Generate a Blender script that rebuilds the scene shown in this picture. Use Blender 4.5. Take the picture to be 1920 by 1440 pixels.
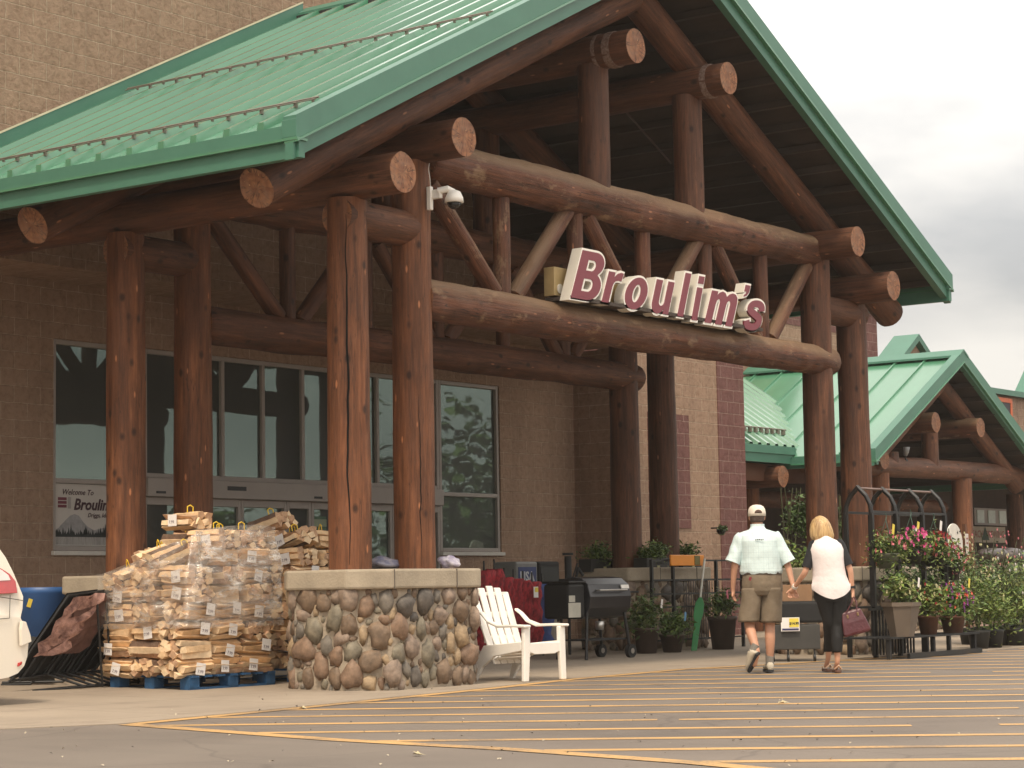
import bpy, bmesh, math, random
from mathutils import Vector, Matrix, noise
R = math.radians
rnd = random.Random(7)
for o in list(bpy.data.objects): bpy.data.objects.remove(o)
sc = bpy.context.scene
COL = sc.collection

# ------------------------------------------------------------------ camera
H = 0.95
yaw, pitch, roll = R(36.287), R(5.352), R(-0.9915)
Fv = Vector((math.cos(yaw)*math.cos(pitch), math.sin(yaw)*math.cos(pitch), math.sin(pitch)))
Rv = Vector((math.sin(yaw), -math.cos(yaw), 0)); Uv = Rv.cross(Fv)
R2 = math.cos(roll)*Rv + math.sin(roll)*Uv
U2 = -math.sin(roll)*Rv + math.cos(roll)*Uv
cd = bpy.data.cameras.new('camera'); cam = bpy.data.objects.new('camera', cd); COL.objects.link(cam)
cd.sensor_width = 36; cd.lens = 4081.09/1920*36; cd.clip_start = 0.1; cd.clip_end = 3000
m = Matrix((R2, U2, -Fv)).transposed().to_4x4(); m.translation = (0, 0, H)
cam.matrix_world = m
sc.camera = cam
sc.render.resolution_x, sc.render.resolution_y = 1024, 768
FPX = 4081.09
def ray(x, y): return Fv + R2*((x-960)/FPX) - U2*((y-720)/FPX)
def onY(x, y, Y): d = ray(x, y); return Vector((0, 0, H)) + d*(Y/d.y)
def onX(x, y, X): d = ray(x, y); return Vector((0, 0, H)) + d*(X/d.x)
def onZ(x, y, z=0): d = ray(x, y); return Vector((0, 0, H)) + d*((z-H)/d.z)

# ------------------------------------------------------------------ world and light
SUN_EL, SUN_AZ = R(60), R(203)      # azimuth measured from +X, counter-clockwise
w = bpy.data.worlds.new('World'); sc.world = w; w.use_nodes = True
nt = w.node_tree; nt.nodes.clear()
def N(t, **k):
    n = nt.nodes.new(t)
    for a, b in k.items(): setattr(n, a, b)
    return n
def LK(a, b): nt.links.new(a, b)
out = N('ShaderNodeOutputWorld'); bg = N('ShaderNodeBackground'); bg.inputs[1].default_value = 0.1
sky = N('ShaderNodeTexSky', sky_type='NISHITA', sun_disc=False, sun_elevation=SUN_EL, sun_rotation=R(90)-SUN_AZ, air_density=1.2, dust_density=4)
tc = N('ShaderNodeTexCoord'); mp = N('ShaderNodeMapping'); mp.inputs['Scale'].default_value = (1.6, 1.6, 5.0); mp.inputs['Location'].default_value = (3.1, 0.4, 1.2)
n1 = N('ShaderNodeTexNoise'); n1.inputs['Scale'].default_value = 2.3; n1.inputs['Detail'].default_value = 7; n1.inputs['Roughness'].default_value = .5
cr = N('ShaderNodeValToRGB'); e = cr.color_ramp.elements
e[0].position = .42; e[0].color = (.56, .555, .55, 1); e[1].position = .62; e[1].color = (.98, .93, .86, 1)
LK(tc.outputs['Generated'], mp.inputs[0]); LK(mp.outputs[0], n1.inputs[0])
# a bright break in the cloud, up and to the left of the gable
sep = N('ShaderNodeSeparateXYZ'); LK(tc.outputs['Generated'], sep.inputs[0])
mr = N('ShaderNodeMapRange'); mr.inputs[1].default_value = .145; mr.inputs[2].default_value = .27; mr.inputs[3].default_value = 0; mr.inputs[4].default_value = .16
LK(sep.outputs[2], mr.inputs[0])
mr2 = N('ShaderNodeMapRange'); mr2.inputs[1].default_value = .10; mr2.inputs[2].default_value = .03; mr2.inputs[3].default_value = 0; mr2.inputs[4].default_value = .22
LK(sep.outputs[2], mr2.inputs[0])
ad = N('ShaderNodeMath', operation='ADD'); LK(n1.outputs[0], ad.inputs[0]); LK(mr.outputs[0], ad.inputs[1])
ad2 = N('ShaderNodeMath', operation='ADD'); LK(ad.outputs[0], ad2.inputs[0]); LK(mr2.outputs[0], ad2.inputs[1])
LK(ad2.outputs[0], cr.inputs[0])
vm = N('ShaderNodeVectorMath', operation='SCALE'); LK(cr.outputs[0], vm.inputs[0])
mr3 = N('ShaderNodeMapRange'); mr3.inputs[1].default_value = .13; mr3.inputs[2].default_value = .36; mr3.inputs[3].default_value = 6.0; mr3.inputs[4].default_value = 12.0; LK(sep.outputs[2], mr3.inputs[0]); LK(mr3.outputs[0], vm.inputs['Scale'])   # overcast sky: brighter overhead than low down
mx = N('ShaderNodeMixRGB'); mx.inputs[0].default_value = .88; LK(sky.outputs[0], mx.inputs[1]); LK(vm.outputs[0], mx.inputs[2])
LK(mx.outputs[0], bg.inputs[0]); LK(bg.outputs[0], out.inputs[0])
sd = bpy.data.lights.new('sun', 'SUN'); sd.energy = 1.75; sd.angle = R(10); sd.color = (1, .85, .66)
so = bpy.data.objects.new('sun', sd); COL.objects.link(so)
so.rotation_euler = Vector((-math.cos(SUN_EL)*math.cos(SUN_AZ), -math.cos(SUN_EL)*math.sin(SUN_AZ), -math.sin(SUN_EL))).to_track_quat('-Z', 'Y').to_euler()
sc.view_settings.view_transform = 'Standard'; sc.view_settings.look = 'None'
sc.view_settings.exposure = 0.8; sc.view_settings.gamma = 1

# ------------------------------------------------------------------ materials
MATS = {}
def mat(name, base, rough=.7, var=.18, scale=6, bump=0, bscale=30, metal=0, spec=.5, coord='Object', stretch=(1, 1, 1), dirt=None, coat=0, bdist=.02):
    if name in MATS: return MATS[name]
    m = bpy.data.materials.new(name); m.use_nodes = True; MATS[name] = m
    nt = m.node_tree; b = nt.nodes['Principled BSDF']
    b.inputs['Roughness'].default_value = rough; b.inputs['Metallic'].default_value = metal
    b.inputs['Specular IOR Level'].default_value = spec; b.inputs['Coat Weight'].default_value = coat
    tc = nt.nodes.new('ShaderNodeTexCoord'); mp = nt.nodes.new('ShaderNodeMapping'); mp.inputs['Scale'].default_value = stretch
    nt.links.new(tc.outputs[coord], mp.inputs[0])
    ns = nt.nodes.new('ShaderNodeTexNoise'); ns.inputs['Scale'].default_value = scale; ns.inputs['Detail'].default_value = 6; ns.inputs['Roughness'].default_value = .65
    nt.links.new(mp.outputs[0], ns.inputs[0])
    cr = nt.nodes.new('ShaderNodeValToRGB'); e = cr.color_ramp.elements
    e[0].position = .3; e[1].position = .7
    d = dirt or tuple(c*(1-var) for c in base)
    e[0].color = (*d, 1); e[1].color = (*[min(1, c*(1+var*.6)) for c in base], 1)
    nt.links.new(ns.outputs[0], cr.inputs[0]); nt.links.new(cr.outputs[0], b.inputs['Base Color'])
    if bump:
        n2 = nt.nodes.new('ShaderNodeTexNoise'); n2.inputs['Scale'].default_value = bscale; n2.inputs['Detail'].default_value = 5
        nt.links.new(mp.outputs[0], n2.inputs[0])
        bp = nt.nodes.new('ShaderNodeBump'); bp.inputs['Strength'].default_value = bump; bp.inputs['Distance'].default_value = bdist
        nt.links.new(n2.outputs[0], bp.inputs['Height']); nt.links.new(bp.outputs[0], b.inputs['Normal'])
    return m
class NT:      # small node-building helper
    def __init__(s, name):
        s.m = bpy.data.materials.new(name); s.m.use_nodes = True; s.t = s.m.node_tree; s.b = s.t.nodes['Principled BSDF']; MATS[name] = s.m
    def n(s, t, ins=None, **k):
        n = s.t.nodes.new(t)
        for a, b in k.items(): setattr(n, a, b)
        for a, b in (ins or {}).items():
            if isinstance(b, bpy.types.NodeSocket): s.t.links.new(b, n.inputs[a])
            else: n.inputs[a].default_value = b
        return n
    def l(s, a, b): s.t.links.new(a, b)
    def ramp(s, fac, stops):
        r = s.n('ShaderNodeValToRGB'); s.l(fac, r.inputs[0]); e = r.color_ramp.elements
        while len(e) < len(stops): e.new(.5)
        for q, (p, c) in zip(e, stops): q.position = p; q.color = (*c, 1) if len(c) == 3 else c
        return r.outputs[0]
    def noise(s, vec, scale, detail=5, rough=.6): return s.n('ShaderNodeTexNoise', {'Vector': vec, 'Scale': scale, 'Detail': detail, 'Roughness': rough}).outputs[0]
    def mapp(s, vec, sc=(1, 1, 1), loc=(0, 0, 0)): return s.n('ShaderNodeMapping', {'Vector': vec, 'Scale': sc, 'Location': loc}).outputs[0]
    def mix(s, f, a, b, bt='MIX'):
        n = s.n('ShaderNodeMixRGB', blend_type=bt)
        for i, v in enumerate((f, a, b)):
            if isinstance(v, bpy.types.NodeSocket): s.l(v, n.inputs[i])
            else: n.inputs[i].default_value = v if i == 0 else (*v, 1)
        return n.outputs[0]
    def bump(s, h, st=.4, d=.02):
        b = s.n('ShaderNodeBump', {'Height': h, 'Strength': st, 'Distance': d}); s.l(b.outputs[0], s.b.inputs['Normal'])

def wood_mat(name, dark, mid, light, weather=None, crack=.5, ridge=0):
    s = NT(name); uv = s.n('ShaderNodeTexCoord').outputs['UV']
    oi = s.n('ShaderNodeObjectInfo').outputs['Random']
    of = s.n('ShaderNodeVectorMath', {0: uv}, operation='ADD'); cx = s.n('ShaderNodeCombineXYZ', {0: oi, 1: oi, 2: oi}); sc_ = s.n('ShaderNodeVectorMath', {0: cx.outputs[0], 'Scale': 37.0}, operation='SCALE'); s.l(sc_.outputs[0], of.inputs[1])
    v = of.outputs[0]
    g = s.noise(s.mapp(v, (14, .9, 1)), 1.6, 8, .7)
    c = s.ramp(g, [(.28, dark), (.5, mid), (.74, light)])
    big = s.noise(s.mapp(v, (1.6, .7, 1)), 1.3, 6, .65)
    c = s.mix(s.ramp(big, [(.40, (0, 0, 0)), (.66, (.75, .75, .75))]), c, tuple(q*.55 for q in mid))
    md = s.noise(s.mapp(v, (6, .55, 1), (3, 3, 0)), 1.5, 7, .75)
    c = s.mix(1.0, c, s.ramp(md, [(.33, (.64, .60, .57)), (.5, (1.03, 1.03, 1.03)), (.68, (1.45, 1.4, 1.35))]), 'MULTIPLY')
    # axe scars and knots: small pale or dark flecks
    vo = s.n('ShaderNodeTexVoronoi', {'Vector': s.mapp(v, (5, 1.5, 1)), 'Scale': 1.5}).outputs['Distance']
    vm = s.n('ShaderNodeMath', {0: vo, 1: .5}, operation='MULTIPLY').outputs[0]
    c = s.mix(s.ramp(vo, [(.06, (.7, .7, .7)), (.11, (0, 0, 0))]), c, tuple(min(1, q*2.3) for q in light))
    vo2 = s.n('ShaderNodeTexVoronoi', {'Vector': s.mapp(v, (4, 2.6, 1), (5.5, 2.5, 0)), 'Scale': 1.2}).outputs['Distance']
    c = s.mix(s.ramp(vo2, [(.08, (.85, .85, .85)), (.19, (0, 0, 0))]), c, tuple(q*.35 for q in dark))
    # drying cracks along the grain
    cn = s.noise(s.mapp(v, (7, .33, 1), (2, 9, 0)), 1.5, 3, .5)
    ck = s.ramp(cn, [(.492, (0, 0, 0)), (.5, (crack, crack, crack)), (.508, (0, 0, 0))])
    c = s.mix(ck, c, tuple(q*.12 for q in dark))
    if weather:
        nz = s.n('ShaderNodeSeparateXYZ', {0: s.n('ShaderNodeNewGeometry').outputs['Normal']}).outputs[2]
        ww = s.n('ShaderNodeMath', {0: nz, 1: s.n('ShaderNodeMath', {0: big, 1: .5}, operation='SUBTRACT').outputs[0]}, operation='ADD').outputs[0]
        c = s.mix(s.ramp(ww, [(.0, (0, 0, 0)), (.7, (.8, .8, .8))]), c, weather)
        pw_ = s.noise(s.mapp(v, (2.2, 1.1, 1), (7, 1, 0)), 2.2, 6, .7); c = s.mix(s.ramp(pw_, [(.56, (0, 0, 0)), (.66, (.7, .7, .7))]), c, tuple(q*1.15 for q in weather))
    s.l(c, s.b.inputs['Base Color']); s.b.inputs['Roughness'].default_value = .62; s.b.inputs['Specular IOR Level'].default_value = .35
    sc2 = s.n('ShaderNodeTexVoronoi', {'Vector': s.mapp(v, (2.6, 2.2, 1)), 'Scale': 1.6}, feature='SMOOTH_F1').outputs['Distance']
    hh = s.n('ShaderNodeMath', {0: s.n('ShaderNodeMath', {0: sc2, 1: 1.5+ridge}, operation='MULTIPLY').outputs[0], 1: g}, operation='ADD').outputs[0]
    s.bump(hh, .55, .02+.02*ridge)
    return s.m
WD = wood_mat('stained_log', (.044, .0185, .010), (.112, .045, .023), (.195, .085, .042))
WW = wood_mat('weathered_log', (.045, .019, .011), (.115, .043, .022), (.20, .085, .042), weather=(.235, .15, .085), crack=.9, ridge=1)
WR = wood_mat('red_log', (.066, .025, .011), (.165, .062, .026), (.27, .108, .046))
def end_mat():
    s = NT('log_end'); uv = s.n('ShaderNodeTexCoord').outputs['UV']
    d = s.n('ShaderNodeVectorMath', {0: uv}, operation='LENGTH').outputs['Value']
    nz = s.noise(uv, 7, 4)
    dd = s.n('ShaderNodeMath', {0: s.n('ShaderNodeMath', {0: d, 1: 95.0}, operation='MULTIPLY').outputs[0], 1: s.n('ShaderNodeMath', {0: nz, 1: 8.0}, operation='MULTIPLY').outputs[0]}, operation='ADD').outputs[0]
    rg = s.n('ShaderNodeMath', {0: dd}, operation='SINE').outputs[0]
    c = s.ramp(s.n('ShaderNodeMapRange', {0: rg, 1: -1.0, 2: 1.0}).outputs[0], [(0, (.24, .105, .048)), (1, (.31, .14, .064))])
    c = s.mix(s.ramp(s.noise(uv, 9, 4), [(.38, (0, 0, 0)), (.68, (1, 1, 1))]), c, (.15, .052, .026))
    c = s.mix(s.ramp(s.noise(s.mapp(uv, (1, 1, 1), (3, 1, 0)), 16, 3), [(.66, (0, 0, 0)), (.7, (.8, .8, .8))]), c, (.65, .40, .2))
    su = s.n('ShaderNodeSeparateXYZ', {0: uv}); an = s.n('ShaderNodeMath', {0: su.outputs[1], 1: su.outputs[0]}, operation='ARCTAN2').outputs[0]
    oi = s.n('ShaderNodeObjectInfo').outputs['Random']; av = s.n('ShaderNodeCombineXYZ', {0: an, 1: s.n('ShaderNodeMath', {0: oi, 1: 40.0}, operation='MULTIPLY').outputs[0], 2: s.n('ShaderNodeMath', {0: d, 1: 2.0}, operation='MULTIPLY').outputs[0]}).outputs[0]
    c = s.mix(s.ramp(s.noise(av, 2.1, 2), [(.455, (0, 0, 0)), (.485, (.9, .9, .9)), (.515, (0, 0, 0))]), c, (.03, .014, .008))
    c = s.mix(s.ramp(s.noise(s.mapp(uv, (1, 1, 1), (1, 6, 0)), 5, 6, .7), [(.45, (0, 0, 0)), (.7, (.7, .7, .7))]), c, (.24, .15, .10))
    s.l(c, s.b.inputs['Base Color']); s.b.inputs['Roughness'].default_value = .75; s.bump(nz, .5, .015)
    return s.m
WE = end_mat()

def block_mat(name, col, mortar, bw=.406, bh=.2032, axis='x', off=0, varc=.045, seat=(.2, .2, .2)):
    s = NT(name); oc = s.n('ShaderNodeTexCoord').outputs['Object']; sp = s.n('ShaderNodeSeparateXYZ', {0: oc})
    v = s.n('ShaderNodeCombineXYZ', {0: sp.outputs[0 if axis == 'x' else 1], 1: sp.outputs[2], 2: 0.0}).outputs[0]
    wob = s.n('ShaderNodeTexNoise', {'Vector': oc, 'Scale': 9.0, 'Detail': 3})
    v2 = s.n('ShaderNodeMixRGB', {0: .018, 1: v, 2: wob.outputs['Color']}, blend_type='ADD').outputs[0]
    br = s.n('ShaderNodeTexBrick', {'Vector': v2, 'Scale': 1.0, 'Mortar Size': .0075, 'Mortar Smooth': .35, 'Bias': 0.0, 'Brick Width': bw, 'Row Height': bh,
             'Color1': (*[c*(1-varc) for c in col], 1), 'Color2': (*[min(1, c*(1+varc*.5)) for c in col], 1), 'Mortar': (*mortar, 1)})
    br.offset = .5
    fn = s.noise(s.mapp(oc, (1, 1, 1)), 11, 8, .75)
    c = s.mix(s.ramp(fn, [(.3, (.55, .55, .55)), (.55, (1, 1, 1)), (.8, (1.12, 1.12, 1.1))]), br.outputs[0], br.outputs[0])
    c = s.mix(.75, br.outputs[0], s.mix(1.0, br.outputs[0], s.ramp(fn, [(.3, (.50, .44, .38)), (.52, (.95, .95, .95)), (.75, (1.15, 1.15, 1.15))]), 'MULTIPLY'))
    st = s.noise(s.mapp(oc, (3, 3, .55)), 1.4, 5)      # rain streaks down the face
    c = s.mix(s.ramp(st, [(.45, (0, 0, 0)), (.75, (.4, .4, .4))]), c, tuple(q*.55 for q in col))
    s.l(c, s.b.inputs['Base Color']); s.b.inputs['Roughness'].default_value = .92; s.b.inputs['Specular IOR Level'].default_value = .2
    hh = s.n('ShaderNodeMath', {0: s.n('ShaderNodeMath', {0: br.outputs['Fac'], 1: -.8}, operation='MULTIPLY').outputs[0], 1: fn}, operation='ADD').outputs[0]
    s.bump(hh, .9, .035)
    return s.m
TAN = (.36, .240, .168); PUR = (.19, .092, .082); MOR = (.50, .37, .27)
BT = block_mat('tan_block', TAN, MOR); BTY = block_mat('tan_block_side', TAN, MOR, axis='y')
BP = block_mat('maroon_block', PUR, (.36, .24, .2)); BPY = block_mat('maroon_block_side', PUR, (.36, .24, .2), axis='y')

GRN = mat('green_metal', (.058, .205, .112), .5, .15, 1.2, spec=.5, bump=.06, bscale=2.5, coat=.9, stretch=(.35, 1.4, 1))
GRN.node_tree.nodes['Principled BSDF'].inputs['Coat Roughness'].default_value = .17; GRN.node_tree.nodes['Principled BSDF'].inputs['Coat IOR'].default_value = 1.6; GRN.node_tree.nodes['Principled BSDF'].inputs['Coat Weight'].default_value = 1
GRT = mat('green_trim', (.060, .17, .118), .42, .10, 2, spec=.5, bump=.05, bscale=2)
DKW = mat('soffit_boards', (.052, .036, .028), .85, .35, 3, stretch=(1, .2, 1))
CAPM = mat('cast_concrete', (.36, .30, .22), .85, .22, 4, bump=.25, bscale=45)
def ground_mats():
    s = NT('asphalt'); oc = s.n('ShaderNodeTexCoord').outputs['Object']
    c = s.ramp(s.noise(oc, .45, 6), [(.32, (.085, .066, .053)), (.5, (.125, .099, .080)), (.7, (.165, .132, .107))])
    c = s.mix(s.ramp(s.noise(s.mapp(oc, (1, 1, 1), (2, 8, 0)), .16, 5, .6), [(.38, (0, 0, 0)), (.64, (.55, .55, .55))]), c, (.175, .148, .118))
    c = s.mix(s.ramp(s.noise(s.mapp(oc, (.9, .12, 1), (0, 3, 0)), 2.2, 5, .6), [(.52, (0, 0, 0)), (.70, (.35, .35, .35))]), c, (.075, .062, .05))
    c = s.mix(s.ramp(s.noise(oc, 160, 3, .8), [(.4, (0, 0, 0)), (.7, (.55, .55, .55))]), c, (.21, .18, .15))
    c = s.mix(s.ramp(s.noise(s.mapp(oc, (1, 1, 1), (5, 2, 0)), 1.1, 7, .6), [(.60, (0, 0, 0)), (.74, (.4, .4, .4))]), c, (.07, .058, .048))
    vo = s.n('ShaderNodeTexVoronoi', {'Vector': s.n('ShaderNodeMixRGB', {0: .35, 1: oc, 2: s.n('ShaderNodeTexNoise', {'Vector': oc, 'Scale': 1.2}).outputs['Color']}, blend_type='ADD').outputs[0], 'Scale': .42}, feature='DISTANCE_TO_EDGE').outputs[0]
    c = s.mix(s.ramp(vo, [(.002, (.35, .35, .35)), (.008, (0, 0, 0))]), c, (.06, .048, .04))
    s.l(c, s.b.inputs['Base Color']); s.b.inputs['Roughness'].default_value = .82; s.bump(s.noise(oc, 120, 4), .5, .006)
    a = s.m
    s = NT('sidewalk_concrete'); oc = s.n('ShaderNodeTexCoord').outputs['Object']
    c = s.ramp(s.noise(oc, .8, 6), [(.3, (.25, .20, .15)), (.7, (.34, .275, .205))])
    c = s.mix(s.ramp(s.noise(oc, 60, 4), [(.35, (0, 0, 0)), (.75, (.4, .4, .4))]), c, (.21, .17, .13))
    c = s.mix(s.ramp(s.noise(s.mapp(oc, (1, 1, 1), (9, 4, 0)), 1.7, 6), [(.58, (0, 0, 0)), (.72, (.5, .5, .5))]), c, (.17, .125, .095))
    # broomed joints every 1.5 m
    sp = s.n('ShaderNodeSeparateXYZ', {0: oc}); js = []
    for i in (0, 1):
        fr = s.n('ShaderNodeMath', {0: s.n('ShaderNodeMath', {0: sp.outputs[i], 1: 1.55}, operation='DIVIDE').outputs[0]}, operation='FRACT').outputs[0]
        js.append(s.n('ShaderNodeMath', {0: fr, 1: .012}, operation='LESS_THAN').outputs[0])
    j = s.n('ShaderNodeMath', {0: js[0], 1: js[1]}, operation='MAXIMUM').outputs[0]
    c = s.mix(s.n('ShaderNodeMath', {0: j, 1: .6}, operation='MULTIPLY').outputs[0], c, (.12, .095, .07))
    s.l(c, s.b.inputs['Base Color']); s.b.inputs['Roughness'].default_value = .88; s.bump(s.noise(oc, 90, 4), .3, .004)
    b = s.m
    s = NT('yellow_paint'); oc = s.n('ShaderNodeTexCoord').outputs['Object']
    c = s.ramp(s.noise(oc, 1.2, 6), [(.3, (.42, .255, .10)), (.6, (.56, .325, .115))])
    wear = s.n('ShaderNodeMath', {0: s.noise(oc, 34, 6, .8), 1: s.noise(s.mapp(oc, (1, 1, 1), (4, 7, 0)), .9, 4)}, operation='MULTIPLY').outputs[0]
    c = s.mix(s.ramp(wear, [(.17, (.75, .75, .75)), (.24, (.12, .12, .12)), (.34, (.08, .08, .08)), (.40, (.7, .7, .7))]), c, (.125, .10, .08))
    s.l(c, s.b.inputs['Base Color']); s.b.inputs['Roughness'].default_value = .75
    return a, b, s.m
ASP, CON, YEL = ground_mats()
def glass_mat():
    s = NT('window_glass'); s.b.inputs['Base Color'].default_value = (.022, .026, .021, 1); s.b.inputs['Roughness'].default_value = .5
    g = s.n('ShaderNodeBsdfGlossy', {'Color': (.62, .80, .72, 1), 'Roughness': .015})
    oc = s.n('ShaderNodeTexCoord').outputs['Object']
    bp = s.n('ShaderNodeBump', {'Height': s.noise(oc, 1.1, 2), 'Strength': .12, 'Distance': .02}); s.l(bp.outputs[0], g.inputs['Normal'])
    mx = s.n('ShaderNodeMixShader'); fr = s.n('ShaderNodeFresnel', {'IOR': 1.5})
    f2 = s.n('ShaderNodeMath', {0: fr.outputs[0], 1: .13}, operation='ADD')
    s.l(f2.outputs[0], mx.inputs[0]); s.l(s.b.outputs[0], mx.inputs[1]); s.l(g.outputs[0], mx.inputs[2])
    s.l(mx.outputs[0], s.t.nodes['Material Output'].inputs[0]); return s.m
GLS = glass_mat()
ALU = mat('aluminium', (.33, .29, .26), .5, .08, 3, metal=.1)
SILL = mat('pale_sill', (.55, .52, .47), .6, .1)
BLK = mat('black_metal', (.012, .012, .012), .42, .2, 8)
BLKM = mat('black_matte', (.014, .014, .014), .8, .3, 8)
WHT = mat('white_plastic', (.84, .80, .73), .38, .05, 3)
LEAF = [mat('leaf_%s' % n, c, .55, .25, 5, spec=.35) for n, c in (('deep', (.045, .080, .020)), ('green', (.09, .150, .034)), ('bright', (.20, .27, .06)), ('olive', (.15, .16, .05)))]
for lm in LEAF: lm.node_tree.nodes['Principled BSDF'].inputs['Transmission Weight'].default_value = 0
STEM = mat('stem', (.05, .055, .02), .8)
STONES = [mat('cobble_%s' % n, c, .68, .5, 11, bump=.5, bscale=18) for n, c in (
    ('grey', (.18, .155, .125)), ('rust', (.22, .14, .09)), ('buff', (.33, .235, .14)), ('dark', (.115, .097, .08)),
    ('pink', (.26, .19, .14)), ('brown', (.185, .125, .08)), ('olive', (.20, .17, .12)), ('cream', (.50, .38, .26)))]
MORT = mat('mortar', (.36, .295, .22), .95, .25, 8, bump=.5, bscale=30)

# ------------------------------------------------------------------ mesh helpers
class MB:
    def __init__(s): s.v = []; s.f = []
    def add(s, pts, faces, mi=0, uvs=None, smooth=False):
        b = len(s.v); s.v += [tuple(p) for p in pts]
        for k, f in enumerate(faces): s.f.append(([b+i for i in f], mi, uvs[k] if uvs else None, smooth))
        return s
    def box(s, c, d, rz=0, mi=0, rot=None):
        x, y, z = d[0]/2, d[1]/2, d[2]/2
        P = [Vector((a, b, e)) for e in (-z, z) for a, b in ((-x, -y), (x, -y), (x, y), (-x, y))]
        M = rot if rot is not None else Matrix.Rotation(rz, 3, 'Z')
        return s.add([Vector(c)+M @ p for p in P], [(3, 2, 1, 0), (4, 5, 6, 7), (0, 1, 5, 4), (1, 2, 6, 5), (2, 3, 7, 6), (3, 0, 4, 7)], mi)
    def bb(s, x0, x1, y0, y1, z0, z1, mi=0): return s.box(((x0+x1)/2, (y0+y1)/2, (z0+z1)/2), (x1-x0, y1-y0, z1-z0), 0, mi)
    def tube(s, p0, p1, r0, r1=None, n=14, rings=1, wob=0, mi=0, cap=None, bow=0, seed=0, round_end=0):
        p0, p1 = Vector(p0), Vector(p1); r1 = r0 if r1 is None else r1
        ax = p1-p0; L = ax.length; ax = ax/L
        a = ax.orthogonal().normalized(); b = ax.cross(a)
        ts = [i/rings for i in range(rings+1)]
        if round_end: ts = [0, .25*round_end/L, round_end/L]+[t for t in ts if round_end/L < t < 1-round_end/L]+[1-round_end/L, 1-.25*round_end/L, 1]
        pts = []
        for i, t in enumerate(ts):
            rr = r0+(r1-r0)*t
            if round_end and (i == 0 or i == len(ts)-1): rr *= .86
            if round_end and (i == 1 or i == len(ts)-2): rr *= .96
            c = p0+ax*(L*t)+a*(bow*math.sin(math.pi*t))
            for k in range(n):
                th = 2*math.pi*k/n; q = rr
                if wob: q *= 1+wob*noise.noise(Vector((math.cos(th)*1.3+seed*7.1, math.sin(th)*1.3, t*L*1.1)))+wob*.6*noise.noise(Vector((math.cos(th)*3+seed, math.sin(th)*3, t*L*3.6)))
                pts.append(c+(a*math.cos(th)+b*math.sin(th))*q)
        F = []; U = []
        for i in range(len(ts)-1):
            for k in range(n):
                k2 = (k+1) % n
                F.append((i*n+k, i*n+k2, (i+1)*n+k2, (i+1)*n+k))
                u0, u1 = 2*math.pi*r0*k/n, 2*math.pi*r0*(k+1)/n; v0, v1 = ts[i]*L, ts[i+1]*L
                U.append([(u0, v0), (u1, v0), (u1, v1), (u0, v1)])
        s.add(pts, F, mi, U, True)
        cm = mi if cap is None else cap
        base = len(ts)-1
        ring0 = pts[:n]; ring1 = pts[base*n:]
        du = [(math.cos(2*math.pi*k/n)*r0, math.sin(2*math.pi*k/n)*r0) for k in range(n)]
        s.add(ring0, [tuple(range(n-1, -1, -1))], cm, [list(reversed(du))])
        s.add(ring1, [tuple(range(n))], cm, [du])
        return s
    def path(s, pts, r, n=8, mi=0):
        for i in range(len(pts)-1):
            a, b = Vector(pts[i]), Vector(pts[i+1]); d = (b-a).normalized()*r*.4
            s.tube(a-d, b+d, r, r, n, 1, 0, mi)
        return s
    def loft(s, rings, mi=0, n=20, caps=True, smooth=True):    # rings: (centre, rx, ry, [tilt matrix])
        pts = []
        for rg in rings:
            c, rx, ry = Vector(rg[0]), rg[1], rg[2]; M = rg[3] if len(rg) > 3 else Matrix.Identity(3)
            for k in range(n):
                th = 2*math.pi*k/n; pts.append(c+M @ Vector((math.cos(th)*rx, math.sin(th)*ry, 0)))
        F = [(i*n+k, i*n+(k+1) % n, (i+1)*n+(k+1) % n, (i+1)*n+k) for i in range(len(rings)-1) for k in range(n)]
        if caps: F += [tuple(range(n-1, -1, -1)), tuple((len(rings)-1)*n+k for k in range(n))]
        return s.add(pts, F, mi, None, smooth)
    def cloth(s, rings, mi=0, n=36, caps=True, amp=.007, f=9, seed=0, k=5):
        out = []
        for i in range(len(rings)-1):
            a, b = rings[i], rings[i+1]
            for q in range(k):
                t = q/k; t2 = t; out.append((Vector(a[0]).lerp(Vector(b[0]), t2), a[1]+(b[1]-a[1])*t2, a[2]+(b[2]-a[2])*t2)+((a[3],) if len(a) > 3 else ()))
        out.append(rings[-1]); b0 = len(s.v); s.loft(out, mi, n, caps)
        for j in range(b0, len(s.v)):
            v = Vector(s.v[j]); c = Vector(out[min((j-b0)//n, len(out)-1)][0]); d = (v-c).normalized()
            w = noise.noise(Vector((v.x*f+seed, v.y*f, v.z*f*.55+v.x*f*.5)))+.5*noise.noise(Vector((v.x*f*2.3, v.y*f*2.3+seed, v.z*f*1.1-v.x*f)))
            s.v[j] = tuple(v+d*w*amp)
        return s
    def prism(s, poly, z0, z1, mi=0, fn=None):   # poly in xy (fn maps (x, y, z))
        n = len(poly); fn = fn or (lambda x, y, z: (x, y, z))
        pts = [fn(x, y, z0) for x, y in poly]+[fn(x, y, z1) for x, y in poly]
        F = [(k, (k+1) % n, n+(k+1) % n, n+k) for k in range(n)]+[tuple(range(n-1, -1, -1)), tuple(range(n, 2*n))]
        return s.add(pts, F, mi)
    def blob(s, c, r, sub=2, wob=.1, mi=0, M=None, seed=0):
        bm = bmesh.new(); bmesh.ops.create_icosphere(bm, subdivisions=sub, radius=1)
        bm.verts.ensure_lookup_table(); M = M or Matrix.Identity(3)
        pts = []
        for v in bm.verts:
            q = v.co*(1+wob*noise.noise(v.co*1.4+Vector((seed*3.7, seed, -seed))))
            pts.append(Vector(c)+M @ Vector((q.x*r[0], q.y*r[1], q.z*r[2])))
        F = [tuple(v.index for v in f.verts) for f in bm.faces]; bm.free()
        return s.add(pts, F, mi, None, True)
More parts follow.
